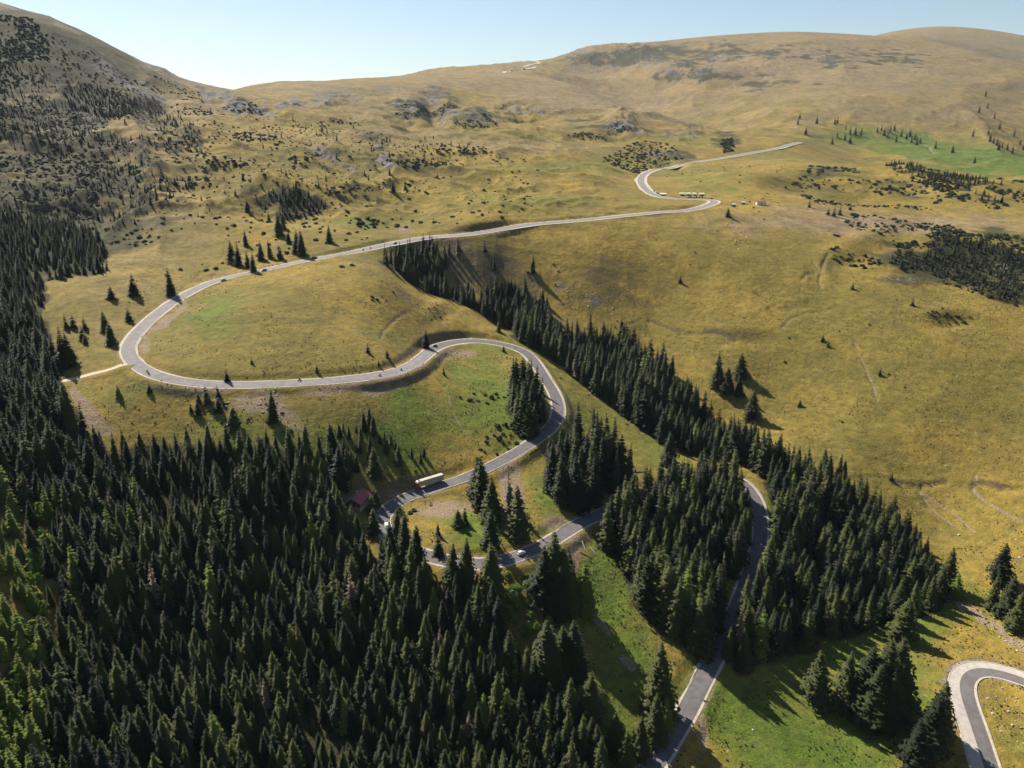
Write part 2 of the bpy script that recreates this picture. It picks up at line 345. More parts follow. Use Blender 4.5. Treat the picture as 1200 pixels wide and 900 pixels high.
def lay_road(key, pix, width, step=3.0, sm=3, bank=0.35, cutw=6.0, zsm=14):
    q = [pick(*p) for p in pix]
    q = np.array([p for p in q if p is not None])
    seg = np.hypot(np.diff(q[:, 0]), np.diff(q[:, 1])); s = np.concatenate([[0], np.cumsum(seg)])
    n_ = max(int(s[-1] / step), 8)
    t = np.linspace(0, s[-1], n_)
    # catmull-rom through the points
    x = np.zeros(n_); y = np.zeros(n_)
    for i, tt in enumerate(t):
        k = min(max(np.searchsorted(s, tt) - 1, 0), len(s) - 2)
        f = (tt - s[k]) / max(s[k + 1] - s[k], 1e-6)
        p0 = q[max(k - 1, 0)]; p1 = q[k]; p2 = q[k + 1]; p3 = q[min(k + 2, len(q) - 1)]
        for arr, c in ((x, 0), (y, 1)):
            arr[i] = 0.5 * (2 * p1[c] + (-p0[c] + p2[c]) * f + (2 * p0[c] - 5 * p1[c] + 4 * p2[c] - p3[c]) * f * f + (-p0[c] + 3 * p1[c] - 3 * p2[c] + p3[c]) * f ** 3)
    if n_ > 6 * sm + 2: x = smooth1(x, sm); y = smooth1(y, sm)
    z = ground(x, y)
    if n_ > 6 * zsm + 2: z = smooth1(z, zsm)
    elif n_ > 26: z = smooth1(z, 4)
    tx = np.gradient(x); ty = np.gradient(y); L = np.hypot(tx, ty) + 1e-9; tx /= L; ty /= L
    nx, ny = -ty, tx                                  # left of travel
    w = np.interp(np.linspace(0, 1, n_), *zip(*width)) if isinstance(width, (list, tuple)) else np.full(n_, float(width))
    gl_ = ground(x + nx * 12, y + ny * 12); gr_ = ground(x - nx * 12, y - ny * 12)
    bk_ = np.clip((gl_ - gr_) / 24 * bank, -.12, .12)
    bk_ = smooth1(bk_, 4) if n_ > 26 else bk_
    ROADS[key] = dict(x=x, y=y, z=z, nx=nx, ny=ny, w=w, bank=bk_, tx=tx, ty=ty)
    # cut and fill
    best = np.full(Z.shape, 1e9); tgt = np.zeros(Z.shape); off = np.zeros(Z.shape); hw = np.zeros(Z.shape)
    rad = w.max() / 2 + cutw + 3
    dth = fine[1] - fine[0]
    for i in range(n_):
        r = math.hypot(x[i], y[i]); a = math.atan2(x[i], y[i])
        if abs(a) > math.radians(40.5): continue
        u0 = int((a - rad / r - fine[0]) / dth); u1 = int((a + rad / r - fine[0]) / dth) + 2
        v0 = np.searchsorted(R, r - rad) - 1; v1 = np.searchsorted(R, r + rad) + 1
        u0 = max(u0, 0); u1 = min(u1, fine.size); v0 = max(v0, 0)
        xs = X[u0:u1, v0:v1] - x[i]; ys = Y[u0:u1, v0:v1] - y[i]
        d = np.hypot(xs, ys)
        al = xs * tx[i] + ys * ty[i]; cr = xs * nx[i] + ys * ny[i]
        b = best[u0:u1, v0:v1]; m = d < b
        b[m] = d[m]
        gz = (z[min(i + 1, n_ - 1)] - z[max(i - 1, 0)]) / (2 * (s[-1] / n_))
        tgt[u0:u1, v0:v1][m] = (z[i] + al * gz)[m]
        off[u0:u1, v0:v1][m] = (cr * bk_[i])[m]
        hw[u0:u1, v0:v1][m] = w[i] / 2
    m = best < 1e8
    flat = hw + 1.2
    wgt = np.where(m, 1 - sstep(0, 1, (best - flat) / cutw), 0)
    zz = tgt + np.clip(off, -1.5, 1.5)
    Z[m] = (Z * (1 - wgt) + zz * wgt)[m]
    ROADMASK[m] = np.maximum(ROADMASK, np.where(m, 1 - sstep(0, 1, (best - hw - 1.0) / cutw), 0))[m]

ROADMASK = np.zeros(Z.shape)
main_px = [(722, 960), (745, 925), (770, 893), (800, 845), (822, 800), (840, 765), (858, 725), (878, 680), (890, 640), (892, 610), (886, 582), (872, 562), (850, 551), (822, 554), (790, 567), (755, 582), (720, 597),
           (690, 609), (665, 622), (640, 638), (615, 650), (590, 658), (565, 661), (540, 660), (510, 655), (488, 649), (466, 642), (451, 630), (445, 616), (446, 601), (456, 589), (476, 579), (500, 572.5),
           (530, 566), (552, 559), (572, 550), (592, 540), (612, 529), (632, 516), (647, 503), (654, 490), (655, 477), (650, 462), (640, 445), (630, 430), (617, 414), (600, 404), (577, 398), (550, 396),
           (527, 399), (510, 406), (500, 416), (488, 426), (470, 435), (445, 441), (420, 444), (380, 447), (340, 449), (300, 451), (260, 452), (225, 450), (200, 446), (180, 439), (164, 431), (153, 421),
           (149, 411), (154, 399), (168, 382), (188, 364), (210, 350), (235, 337), (260, 328), (285, 321.5), (310, 316), (340, 308), (371, 301.5), (410, 294), (450, 287), (500, 280), (540, 275), (580, 268.5),
           (620, 263), (670, 258.5), (720, 254), (770, 249.5), (803, 246), (825, 242), (838, 237.5), (832, 234), (815, 233), (795, 233), (775, 231.5), (762, 226), (753, 217), (751, 210), (757, 203),
           (772, 197), (800, 192), (840, 186), (880, 179), (915, 173), (938, 167)]
hair_px = [(1180, 975), (1165, 930), (1154, 900), (1144, 862), (1132, 830), (1123.5, 808), (1121, 796), (1125, 786), (1136, 780), (1150, 779.5), (1170, 784), (1200, 795), (1240, 812)]
track_px = [(148, 427), (135, 431), (120, 435.5), (95, 442), (72, 447.5), (50, 452)]
far_px = [(574, 85.5), (592, 83.8), (600, 82.8), (612, 81.5), (622, 80), (627, 78.6)]
far2_px = [(612, 78.5), (620, 76.5), (630, 74), (631, 72.8), (626, 71.5)]
nmain = len(main_px)
lay_road('main', main_px, [(0, 6.8), (0.24, 6.8), (0.3, 8.2), (0.34, 7.2), (0.6, 8.4), (0.66, 9), (0.75, 8.6), (0.86, 10), (0.89, 15), (0.93, 11), (1, 10)])
lay_road('hairpin', hair_px, 9.0, bank=.2)
lay_road('track', track_px, 4.2, sm=1)
lay_road('far', far_px, 16, step=12, sm=1, bank=1.0, cutw=14)
lay_road('far2', far2_px, 16, step=12, sm=1, bank=1.0, cutw=14)
# ------------------------------------------------------------------ ground colour survey (albedo, with the far bowl's shade put in)
PX, PY, DD = proj(X, Y, Z)
def blob(px, py, rx, ry, rot=0.0):
    """soft patch of ground around what the photo shows at px,py"""
    a = math.radians(rot); dx = PX - px + (.55 * WA + .3 * WB) * rx; dy = PY - py + (.55 * WC + .3 * WB) * ry
    u = (dx * math.cos(a) + dy * math.sin(a)) / rx; v = (-dx * math.sin(a) + dy * math.cos(a)) / ry
    return np.exp(-(u * u + v * v) ** 1.5)
WA = fbm(X, Y, 45, 3, 71); WB = fbm(X, Y, 14, 3, 72); WC = fbm(X, Y, 45, 3, 73)
nz = fbm(X, Y, 90, 4, 61)
nz2 = fbm(X, Y, 26, 3, 62)
LUSH = np.zeros(Z.shape); ROCK = np.zeros(Z.shape); BARE = np.zeros(Z.shape); DRY = np.zeros(Z.shape); HEATH_SHADE = np.zeros(Z.shape)
def put(M_, px, py, rx, ry, s=1.0, rot=0.0):
    np.maximum(M_, s * blob(px, py, rx, ry, rot), out=M_)
for a in ((560, 480, 110, 60), (470, 510, 60, 40), (640, 590, 30, 60), (705, 700, 45, 60), (730, 790, 50, 70), (700, 860, 60, 60), (900, 860, 110, 60), (1000, 870, 90, 50), (560, 625, 60, 30), (250, 372, 60, 26, .6, -35),
          (1080, 175, 90, 16, 1.1, 10), (1180, 192, 70, 18, 1.2, 10), (1000, 160, 60, 14, .7), (560, 435, 60, 30, .7), (1080, 745, 50, 40, .7), (160, 462, 60, 16, .6), (430, 262, 60, 12, .6), (640, 195, 60, 10, .5), (700, 195, 80, 14, .5),
          (480, 290, 60, 12, .6), (840, 215, 50, 14, .6), (600, 410, 60, 30, .6), (690, 450, 60, 60, .45), (740, 500, 50, 40, .5), (1060, 800, 80, 60, .8), (800, 480, 20, 15, .5), (960, 470, 120, 50, .2), (800, 165, 40, 10, .5), (560, 340, 30, 12, .4), (950, 760, 160, 50, .9), (900, 640, 60, 90, .8), (790, 530, 80, 50, .6), (720, 470, 60, 50, .5), (1090, 715, 50, 30, .6), (300, 520, 200, 40, .55), (860, 820, 120, 40, .9), (1150, 700, 80, 60, .45), (1170, 850, 60, 60, .4), (450, 380, 60, 30, .35), (600, 230, 120, 20, .35), (1000, 560, 80, 30, .3)):
    put(LUSH, *a)
for a in ROCKY:
    put(ROCK, *a)
for a in ((400, 455, 60, 8, .9, -8), (300, 472, 40, 14, .9), (230, 458, 40, 5, .8, 5), (450, 455, 36, 10, .9, -10), (330, 490, 30, 12, .7, 30), (520, 596, 36, 14, 1.0), (560, 592, 20, 10, .6), (597, 570, 14, 40, 1.1, 0), (600, 600, 10, 26, .9), (648, 615, 22, 9, .8), (672, 640, 10, 18, .8), (670, 665, 8, 14, .7),
          (733, 777, 14, 7, 1.0, 45), (683, 700, 3, 24, 1.0, -6), (703, 728, 3, 18, 1.0, -40), (775, 808, 12, 14, .9, 30), (822, 855, 8, 26, .8), (455, 575, 16, 8, .8), (110, 490, 22, 7, 1.0, 60), (90, 462, 12, 4, .9, 60), (125, 505, 14, 8, .9), (560, 455, 8, 4, .5), (505, 410, 10, 10, .8, 40),
          (415, 300, 50, 6, .45, 12), (440, 312, 30, 5, .5), (340, 325, 30, 3, .4), (200, 375, 40, 6, .8, -42), (170, 405, 10, 14, .7), (470, 270, 16, 8, .6), (615, 520, 20, 9, .7, -35), (1095, 692, 6, 4, 1, 30), (570, 690, 20, 6, .3), (545, 415, 30, 6, .7, 0), (520, 420, 12, 8, .8)):
    put(BARE, *a)
# stony stream bed
for px, py in zip(np.linspace(1094, 1200, 26), 690 + 72 * np.linspace(0, 1, 26) ** 1.15 + 3 * np.sin(np.arange(26))):
    put(BARE, px, py, 5.5, 4, 1.1)
for a in ((700, 115, 160, 30, .8, 8), (950, 75, 260, 45, .8), (560, 95, 130, 16, .7), (90, 60, 120, 50, .7, 25), (1050, 262, 190, 12, 1.0), (950, 250, 60, 10, .7), (380, 100, 130, 12, .5), (450, 160, 110, 14, .4), (150, 250, 110, 120, .35), (1100, 130, 140, 20, .6), (1190, 120, 60, 40, .5), (600, 172, 160, 10, .4)):
    put(DRY, *a)
for a in ((30, 40, 60, 50, .9), (20, 100, 70, 70, .8), (20, 200, 80, 80, .6), (60, 280, 90, 60, .7), (100, 120, 90, 60, .45), (170, 150, 60, 30, .4), (840, 60, 120, 14, .55), (720, 68, 80, 9, .75), (760, 62, 60, 8, .6), (800, 72, 50, 12, .6), (1010, 70, 90, 14, .6), (1130, 35, 70, 6, .3), (1180, 62, 40, 8, .5), (780, 88, 18, 8, .9), (820, 88, 22, 8, .8), (880, 95, 80, 14, .4),  # scrub cover; the far massif's bowl is darkened here to stand for its shade
          (490, 128, 50, 16, .6), (560, 140, 34, 14, .7), (520, 118, 30, 10, .7), (330, 232, 50, 22, .7), (360, 180, 60, 16, .4), (480, 190, 60, 16, .45), (430, 160, 50, 8, .4), (1000, 215, 90, 20, .6, 6), (920, 205, 60, 12, .45), (1120, 300, 100, 36, .7), (1050, 290, 60, 20, .5), (720, 150, 60, 10, .5, 8), (850, 165, 20, 12, .6), (790, 180, 20, 12, .6),
          (1110, 372, 30, 6, .7), (860, 398, 50, 6, .3), (690, 350, 50, 16, .25), (1060, 325, 40, 10, .5), (190, 60, 60, 10, .6, 28), (230, 95, 60, 6, .6, 24)):
    put(HEATH_SHADE, *a)
DRY = np.maximum(DRY, .55 * sstep(175, 110, PY) * np.clip(.8 + .6 * nz, 0, 1))
LUSH = np.clip(LUSH * (0.85 + 0.45 * nz) + 0.05 * nz2, 0, 1)
DRY = np.clip(DRY + 0.25 * nz * mont, 0, 1)
ROCK = np.clip(ROCK * (0.9 + 0.9 * nz2 + .5 * nz), 0, 1)
HEATH_SHADE = np.clip(HEATH_SHADE * (0.75 + 0.9 * nz + .5 * nz2), 0, 1)
HEATH_SHADE *= sstep(6000, 5000, DD); ROCK *= sstep(6000, 5000, DD)
BARE = np.clip(np.maximum(BARE * (0.9 + 0.5 * nz2), TRAILM), 0, 1)
HEATH_SHADE = np.maximum(HEATH_SHADE, .82 * sstep(300, 90, PX + 70 * nz + 20 * nz2) * sstep(410, 250, PY + 50 * nz) * np.clip(.75 + .8 * nz, 0, 1))
DRY = np.maximum(DRY, .6 * sstep(300, 60, PX) * sstep(250, 150, PY))
BARE = np.maximum(BARE, 0.55 * sstep(0.55, 1.0, ROADMASK) * (0.7 + .6 * nz2))
BARE = np.maximum(BARE, 0.30 * sstep(0.1, 0.8, ROADMASK) * np.clip(0.6 + 1.2 * nz2, 0, 1))

# ------------------------------------------------------------------ material helpers
def nodes_mat(name):
    m = bpy.data.materials.new(name); m.use_nodes = True
    nt = m.node_tree; b = nt.nodes['Principled BSDF']
    return m, nt, b
def nadd(nt, t, **kw):
    nd = nt.nodes.new(t)
    for k, v in kw.items():
        if k.startswith('in_'): nd.inputs[int(k[3:])].default_value = v
        else: setattr(nd, k, v)
    return nd
def mixc(nt, fac, a, b, mode='MIX'):
    m = nt.nodes.new('ShaderNodeMix'); m.data_type = 'RGBA'; m.blend_type = mode
    for sock, v in ((m.inputs[0], fac), (m.inputs[6], a), (m.inputs[7], b)):
        if hasattr(v, 'is_output') or isinstance(v, bpy.types.NodeSocket): nt.links.new(v, sock)
        elif isinstance(v, (int, float)): sock.default_value = v
        else: sock.default_value = (*v, 1) if len(v) == 3 else v
    return m.outputs[2]
def noise(nt, scale, detail=4, rough=.55, vec=None, dist=0.0):
    nd = nadd(nt, 'ShaderNodeTexNoise'); nd.inputs['Scale'].default_value = scale; nd.inputs['Detail'].default_value = detail
    nd.inputs['Roughness'].default_value = rough; nd.inputs['Distortion'].default_value = dist
    if vec is not None: nt.links.new(vec, nd.inputs['Vector'])
    return nd.outputs['Fac']
def ramp(nt, fac, lo, hi, a=0.0, b=1.0):
    r = nadd(nt, 'ShaderNodeMapRange'); r.interpolation_type = 'SMOOTHSTEP'
    r.inputs['From Min'].default_value = lo; r.inputs['From Max'].default_value = hi
    r.inputs['To Min'].default_value = a; r.inputs['To Max'].default_value = b
    nt.links.new(fac, r.inputs['Value']); return r.outputs['Result']
def math2(nt, op, a, b=None):
    m = nadd(nt, 'ShaderNodeMath', operation=op)
    for i, v in enumerate((a, b)):
        if v is None: continue
        if isinstance(v, (int, float)): m.inputs[i].default_value = v
        else: nt.links.new(v, m.inputs[i])
    return m.outputs[0]
def simple(name, col, rough=.8, metal=0.0, var=0.12, scale=1.5, bump=0.0, spec=0.3):
    m, nt, b = nodes_mat(name)
    tc = nadd(nt, 'ShaderNodeTexCoord')
    f = noise(nt, scale, 4, .6, tc.outputs['Object'])
    lo = tuple(max(c * (1 - var * 1.6), 0) for c in col); hi = tuple(min(c * (1 + var * 1.6), 1) for c in col)
    nt.links.new(mixc(nt, ramp(nt, f, .3, .7), lo, hi), b.inputs['Base Color'])
    b.inputs['Roughness'].default_value = rough; b.inputs['Metallic'].default_value = metal
    b.inputs['Specular IOR Level'].default_value = spec
    if bump:
        bp = nadd(nt, 'ShaderNodeBump'); bp.inputs['Strength'].default_value = bump; bp.inputs['Distance'].default_value = .1
        nt.links.new(f, bp.inputs['Height']); nt.links.new(bp.outputs[0], b.inputs['Normal'])
    return m

# ------------------------------------------------------------------ ground material
def ground_material():
    m, nt, b = nodes_mat('mountain_meadow')
    geo = nadd(nt, 'ShaderNodeNewGeometry'); pos = geo.outputs['Position']
    at1 = nadd(nt, 'ShaderNodeAttribute', attribute_name='cover'); at2 = nadd(nt, 'ShaderNodeAttribute', attribute_name='cover2')
    s1 = nadd(nt, 'ShaderNodeSeparateColor'); nt.links.new(at1.outputs['Color'], s1.inputs[0])
    s2 = nadd(nt, 'ShaderNodeSeparateColor'); nt.links.new(at2.outputs['Color'], s2.inputs[0])
    lush, rock, bare = s1.outputs; dry, heath_shade, _ = s2.outputs
    n_big = noise(nt, 0.006, 5, .6, pos); n_mid = noise(nt, 0.035, 5, .62, pos, .6); n_sm = noise(nt, 0.22, 4, .65, pos); n_xs = noise(nt, 1.3, 3, .7, pos)
    n_far = noise(nt, 0.012, 6, .7, pos, .8)
    golden = mixc(nt, ramp(nt, n_mid, .3, .7), GOLD_A, GOLD_B)
    golden = mixc(nt, ramp(nt, n_big, .38, .62), golden, mixc(nt, .5, golden, OLIVE))
    green = mixc(nt, ramp(nt, n_mid, .3, .7), GREEN_A, GREEN_B)
    dryc = mixc(nt, ramp(nt, n_mid, .3, .7), DRY_A, DRY_B)
    col = mixc(nt, dry, golden, dryc)
    wob = math2(nt, 'ADD', lush, math2(nt, 'MULTIPLY', math2(nt, 'SUBTRACT', n_mid, .5), .7))
    col = mixc(nt, ramp(nt, wob, .12, .8), col, green)
    # patches of older and fresher grass a few metres across, and the single tufts in them
    n_v = noise(nt, .085, 6, .72, pos, .3)
    col = mixc(nt, ramp(nt, n_v, .52, .68, 0, .55), col, mixc(nt, .55, col, (.07, .07, .02)))
    col = mixc(nt, ramp(nt, n_v, .46, .30, 0, .5), col, mixc(nt, .5, col, (.36, .28, .10)))
    n_w = noise(nt, .028, 6, .75, pos, .5)
    col = mixc(nt, ramp(nt, n_w, .56, .68, 0, .45), col, mixc(nt, .6, col, (.10, .075, .04)))
    # tussocks and weeds
    tus = ramp(nt, n_sm, .35, .68)
    col = mixc(nt, math2(nt, 'MULTIPLY', tus, .75), col, mixc(nt, .5, col, (.03, .035, .012)))
    col = mixc(nt, math2(nt, 'MULTIPLY', ramp(nt, n_xs, .46, .7), .8), col, mixc(nt, .6, col, (.02, .028, .01)))
    # grazing terraces follow the contours
    sp = nadd(nt, 'ShaderNodeSeparateXYZ'); nt.links.new(pos, sp.inputs[0])
    tr_ = math2(nt, 'SINE', math2(nt, 'ADD', math2(nt, 'MULTIPLY', sp.outputs['Z'], 2.6), math2(nt, 'MULTIPLY', n_mid, 26.0)))
    col = mixc(nt, math2(nt, 'MULTIPLY', ramp(nt, tr_, .3, 1.0), math2(nt, 'MULTIPLY', ramp(nt, n_big, .42, .62), .32)), col, mixc(nt, .6, col, (.03, .03, .01)))
    n_sp = noise(nt, .42, 2, .5, pos)
    col = mixc(nt, ramp(nt, n_sp, .68, .73, 0, .75), col, (.028, .034, .014))
    n_st = noise(nt, .9, 1, .4, pos)
    col = mixc(nt, ramp(nt, n_st, .775, .80, 0, .8), col, (.36, .33, .28))
    # low heath and juniper cover, plus the coloured-in shade of the far bowl
    hw_ = math2(nt, 'ADD', heath_shade, math2(nt, 'MULTIPLY', math2(nt, 'SUBTRACT', n_far, .5), 1.3))
    hm = ramp(nt, hw_, .24, .52)
    col = mixc(nt, math2(nt, 'MULTIPLY', hm, .85), col, mixc(nt, ramp(nt, n_sm, .35, .65), (.020, .027, .012), (.066, .060, .028)))
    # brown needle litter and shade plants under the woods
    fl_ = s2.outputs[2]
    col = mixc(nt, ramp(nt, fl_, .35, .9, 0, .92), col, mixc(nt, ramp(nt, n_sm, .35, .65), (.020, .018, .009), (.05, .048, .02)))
    # earth and scree
    bw = math2(nt, 'ADD', bare, math2(nt, 'MULTIPLY', math2(nt, 'SUBTRACT', n_sm, .5), .9))
    bm = math2(nt, 'MULTIPLY', ramp(nt, bw, .28, .62), ramp(nt, bare, .05, .25))
    col = mixc(nt, bm, col, mixc(nt, ramp(nt, n_xs, .35, .65), (.15, .105, .06), (.30, .225, .145)))
    rw = math2(nt, 'ADD', rock, math2(nt, 'MULTIPLY', math2(nt, 'SUBTRACT', noise(nt, .05, 7, .8, pos), .5), 3.2))
    rm = math2(nt, 'MULTIPLY', ramp(nt, rw, .38, .60), ramp(nt, rock, .04, .22))
    col = mixc(nt, rm, col, mixc(nt, ramp(nt, noise(nt, .12, 5, .8, pos), .35, .65), (.062, .056, .050), (.21, .19, .165)))
    # steep banks show soil
    sn = nadd(nt, 'ShaderNodeSeparateXYZ'); nt.links.new(geo.outputs['Normal'], sn.inputs[0])
    st = ramp(nt, sn.outputs['Z'], .86, .74)
    col = mixc(nt, math2(nt, 'MULTIPLY', st, .7), col, mixc(nt, ramp(nt, n_sm, .35, .65), (.07, .055, .035), (.17, .13, .085)))
    nt.links.new(col, b.inputs['Base Color'])
    b.inputs['Roughness'].default_value = .95; b.inputs['Specular IOR Level'].default_value = .12
    bp = nadd(nt, 'ShaderNodeBump'); bp.inputs['Strength'].default_value = .75; bp.inputs['Distance'].default_value = 1.1
    hgt = math2(nt, 'ADD', math2(nt, 'MULTIPLY', n_sm, 1.0), math2(nt, 'MULTIPLY', n_xs, .4))
    hgt = math2(nt, 'ADD', hgt, math2(nt, 'MULTIPLY', n_far, 2.5))
    nt.links.new(hgt, bp.inputs['Height']); nt.links.new(bp.outputs[0], b.inputs['Normal'])
    return m
GOLD_A = (.345, .228, .044); GOLD_B = (.215, .155, .034); OLIVE = (.132, .118, .028)
GREEN_A = (.080, .130, .014); GREEN_B = (.150, .185, .028)
DRY_A = (.36, .245, .145); DRY_B = (.215, .155, .092)
MAT_GROUND = ground_material()

def link_mesh(name, me, mat=None, parent=None, smooth=False):
    if mat is not None and not me.materials: me.materials.append(mat)
    o = bpy.data.objects.new(name, me); C.objects.link(o)
    if parent is not None: o.parent = parent
    if smooth: me.shade_smooth()
    return o
# ---- the ground sheet
idx = np.arange(NAZ * NRR).reshape(NAZ, NRR)
i2 = np.roll(idx, -1, axis=0)
quads = np.stack([idx[:, :-1], i2[:, :-1], i2[:, 1:], idx[:, 1:]], -1).reshape(-1, 4)[:, ::-1]
co = np.stack([X, Y, Z], -1).reshape(-1, 3)
cz = Z[:, 0].mean()
co = np.vstack([co, [[0, 0, cz]]])
fan = np.stack([i2[:, 0], idx[:, 0], np.full(NAZ, NAZ * NRR)], -1)
me = bpy.data.meshes.new('ground')
nq, nf = len(quads), len(fan)
me.vertices.add(len(co)); me.vertices.foreach_set('co', co.astype(np.float32).ravel())
me.loops.add(nq * 4 + nf * 3); me.loops.foreach_set('vertex_index', np.concatenate([quads.ravel(), fan[:, ::-1].ravel()]).astype(np.int32))
me.polygons.add(nq + nf)
me.polygons.foreach_set('loop_start', np.concatenate([np.arange(nq) * 4, nq * 4 + np.arange(nf) * 3]).astype(np.int32))
for nm, chans in (('cover', (LUSH, ROCK, BARE)), ('cover2', (DRY, HEATH_SHADE, BARE * 0))):
    at = me.attributes.new(nm, 'FLOAT_COLOR', 'POINT')
    arr = np.ones((len(co), 4), np.float32)
    for k in range(3): arr[:-1, k] = chans[k].ravel()
    at.data.foreach_set('color', arr.ravel())
me.update(calc_edges=True); me.shade_smooth()
og = link_mesh('ground', me, MAT_GROUND); og['kind'] = 'structure'

# ------------------------------------------------------------------ road surfaces
def road_mat(name, a, b_, scale=.5, streak=False):
    m, nt, b = nodes_mat(name)
    geo = nadd(nt, 'ShaderNodeNewGeometry'); pos = geo.outputs['Position']
    n1 = noise(nt, scale, 5, .65, pos); n2 = noise(nt, scale * .08, 3, .6, pos)
    col = mixc(nt, ramp(nt, n1, .3, .7), a, b_)
    col = mixc(nt, ramp(nt, n2, .4, .65, 0, .5), col, mixc(nt, .5, col, b_))
    uv = nadd(nt, 'ShaderNodeUVMap'); 
    if streak:
        sx = nadd(nt, 'ShaderNodeSeparateXYZ'); nt.links.new(uv.outputs[0], sx.inputs[0])
        w = nadd(nt, 'ShaderNodeMath', operation='SINE'); nt.links.new(math2(nt, 'MULTIPLY', sx.outputs['X'], 12.566), w.inputs[0])
        col = mixc(nt, ramp(nt, w.outputs[0], .2, 1, 0, .10), col, tuple(x * .55 for x in a))
        n3 = noise(nt, .9, 3, .6, pos)
        col = mixc(nt, ramp(nt, n3, .66, .72, 0, .3), col, tuple(x * .6 for x in a))
    nt.links.new(col, b.inputs['Base Color']); b.inputs['Roughness'].default_value = .9; b.inputs['Specular IOR Level'].default_value = .2
    return m
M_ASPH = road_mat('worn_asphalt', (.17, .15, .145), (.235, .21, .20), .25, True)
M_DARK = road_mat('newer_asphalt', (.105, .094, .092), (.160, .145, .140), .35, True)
M_OLD = road_mat('old_concrete_lane', (.34, .30, .265), (.44, .39, .34), .4)
M_GRAV = road_mat('gravel_verge', (.32, .265, .20), (.52, .44, .35), 1.2)
M_CONC = road_mat('pale_concrete_gutter', (.32, .27, .21), (.50, .43, .34), .8)
M_TRACK = road_mat('stony_track', (.36, .29, .20), (.52, .43, .31), 1.0)

def strip(name, R_, i0, i1, o0, o1, lift, mat, parent=None, thick=0.0, kind=True, wob=0.0, seedn=0):
    """ribbon along road R_ between lateral offsets o0..o1 (fractions given as callables of i)"""
    n_ = i1 - i0
    ii = np.arange(i0, i1)
    x, y, z, nx, ny, bk_ = (R_[k][ii] for k in ('x', 'y', 'z', 'nx', 'ny', 'bank'))
    a = o0(ii); b = o1(ii)
    if wob:
        a = a + wob * vnoise(ii * .35, ii * 0.0 + seedn + .5, 3); b = b + wob * vnoise(ii * .31, ii * 0.0 + seedn + 7.5, 4)
    rows = 5
    vs = []; uvs = []
    lat = [a + (b - a) * k / (rows - 1) for k in range(rows)]
    for k in range(rows):
        zz = z + np.clip(lat[k] * bk_, -1.5, 1.5) + lift
        vs.append(np.stack([x + nx * lat[k], y + ny * lat[k], zz], -1))
    V = np.stack(vs, 1)                      # n, rows, 3
    verts = V.reshape(-1, 3).tolist(); faces = []
    for i in range(n_ - 1):
        for k in range(rows - 1):
            faces.append((i * rows + k, (i + 1) * rows + k, (i + 1) * rows + k + 1, i * rows + k + 1))
    base = len(verts)
    skirt = max(thick, 0.8)
    for k, sgn in ((0, 0), (rows - 1, 1)):
        b0 = len(verts)
        q = V[:, k].copy(); q[:, 2] -= skirt; verts += q.tolist()
        for i in range(n_ - 1):
            f = (i * rows + k, b0 + i, b0 + i + 1, (i + 1) * rows + k)
            faces.append(f if sgn == 0 else f[::-1])
    me = bpy.data.meshes.new(name); me.from_pydata(verts, [], faces); me.update()
    uvl = me.uv_layers.new(name='UVMap')
    vi = np.zeros(len(me.loops), np.int32); me.loops.foreach_get('vertex_index', vi)
    uu = np.zeros((len(verts), 2), np.float32)
    for j in range(base): uu[j] = ((j % rows) / (rows - 1), (j // rows) * .03)
    uvl.data.foreach_set('uv', uu[vi].ravel())
    o = link_mesh(name, me, mat, parent)
    if kind: o['kind'] = 'structure'
    return o
RM = ROADS['main']; nm_ = len(RM['x'])
def cst(v): return lambda ii: np.full(len(ii), float(v))
def frac(R_, f, add=0.0): return lambda ii: R_['w'][ii] * .5 * f + add
distm = np.hypot(RM['x'], RM['y'])
sh = np.interp(distm, (350, 600, 1000, 1500), (1.0, 1.6, 3.5, 4.0)) * (1 + .35 * vnoise(np.arange(nm_) * .06, np.zeros(nm_) + 2.5, 5))
# verge, asphalt, gutters
strip('road_verge', RM, 0, nm_, lambda ii: -RM['w'][ii] * .5 - sh[ii], lambda ii: RM['w'][ii] * .5 + sh[ii], .10, M_GRAV, wob=.5)
def span(R_, pxy0, pxy1):
    """indices of the road samples nearest two photo points"""
    px, py, _ = proj(R_['x'], R_['y'], R_['z'])
    i = int(np.argmin((px - pxy0[0]) ** 2 + (py - pxy0[1]) ** 2)); j = int(np.argmin((px - pxy1[0]) ** 2 + (py - pxy1[1]) ** 2))
    return min(i, j), max(i, j) + 1
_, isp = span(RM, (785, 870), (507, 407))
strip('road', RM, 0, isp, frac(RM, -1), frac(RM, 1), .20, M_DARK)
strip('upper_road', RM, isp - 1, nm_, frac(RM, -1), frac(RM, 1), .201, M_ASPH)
def span(R_, pxy0, pxy1):
    """indices of the road samples nearest two photo points"""
    px, py, _ = proj(R_['x'], R_['y'], R_['z'])
    i = int(np.argmin((px - pxy0[0]) ** 2 + (py - pxy0[1]) ** 2)); j = int(np.argmin((px - pxy1[0]) ** 2 + (py - pxy1[1]) ** 2))
    return min(i, j), max(i, j) + 1
g1 = []
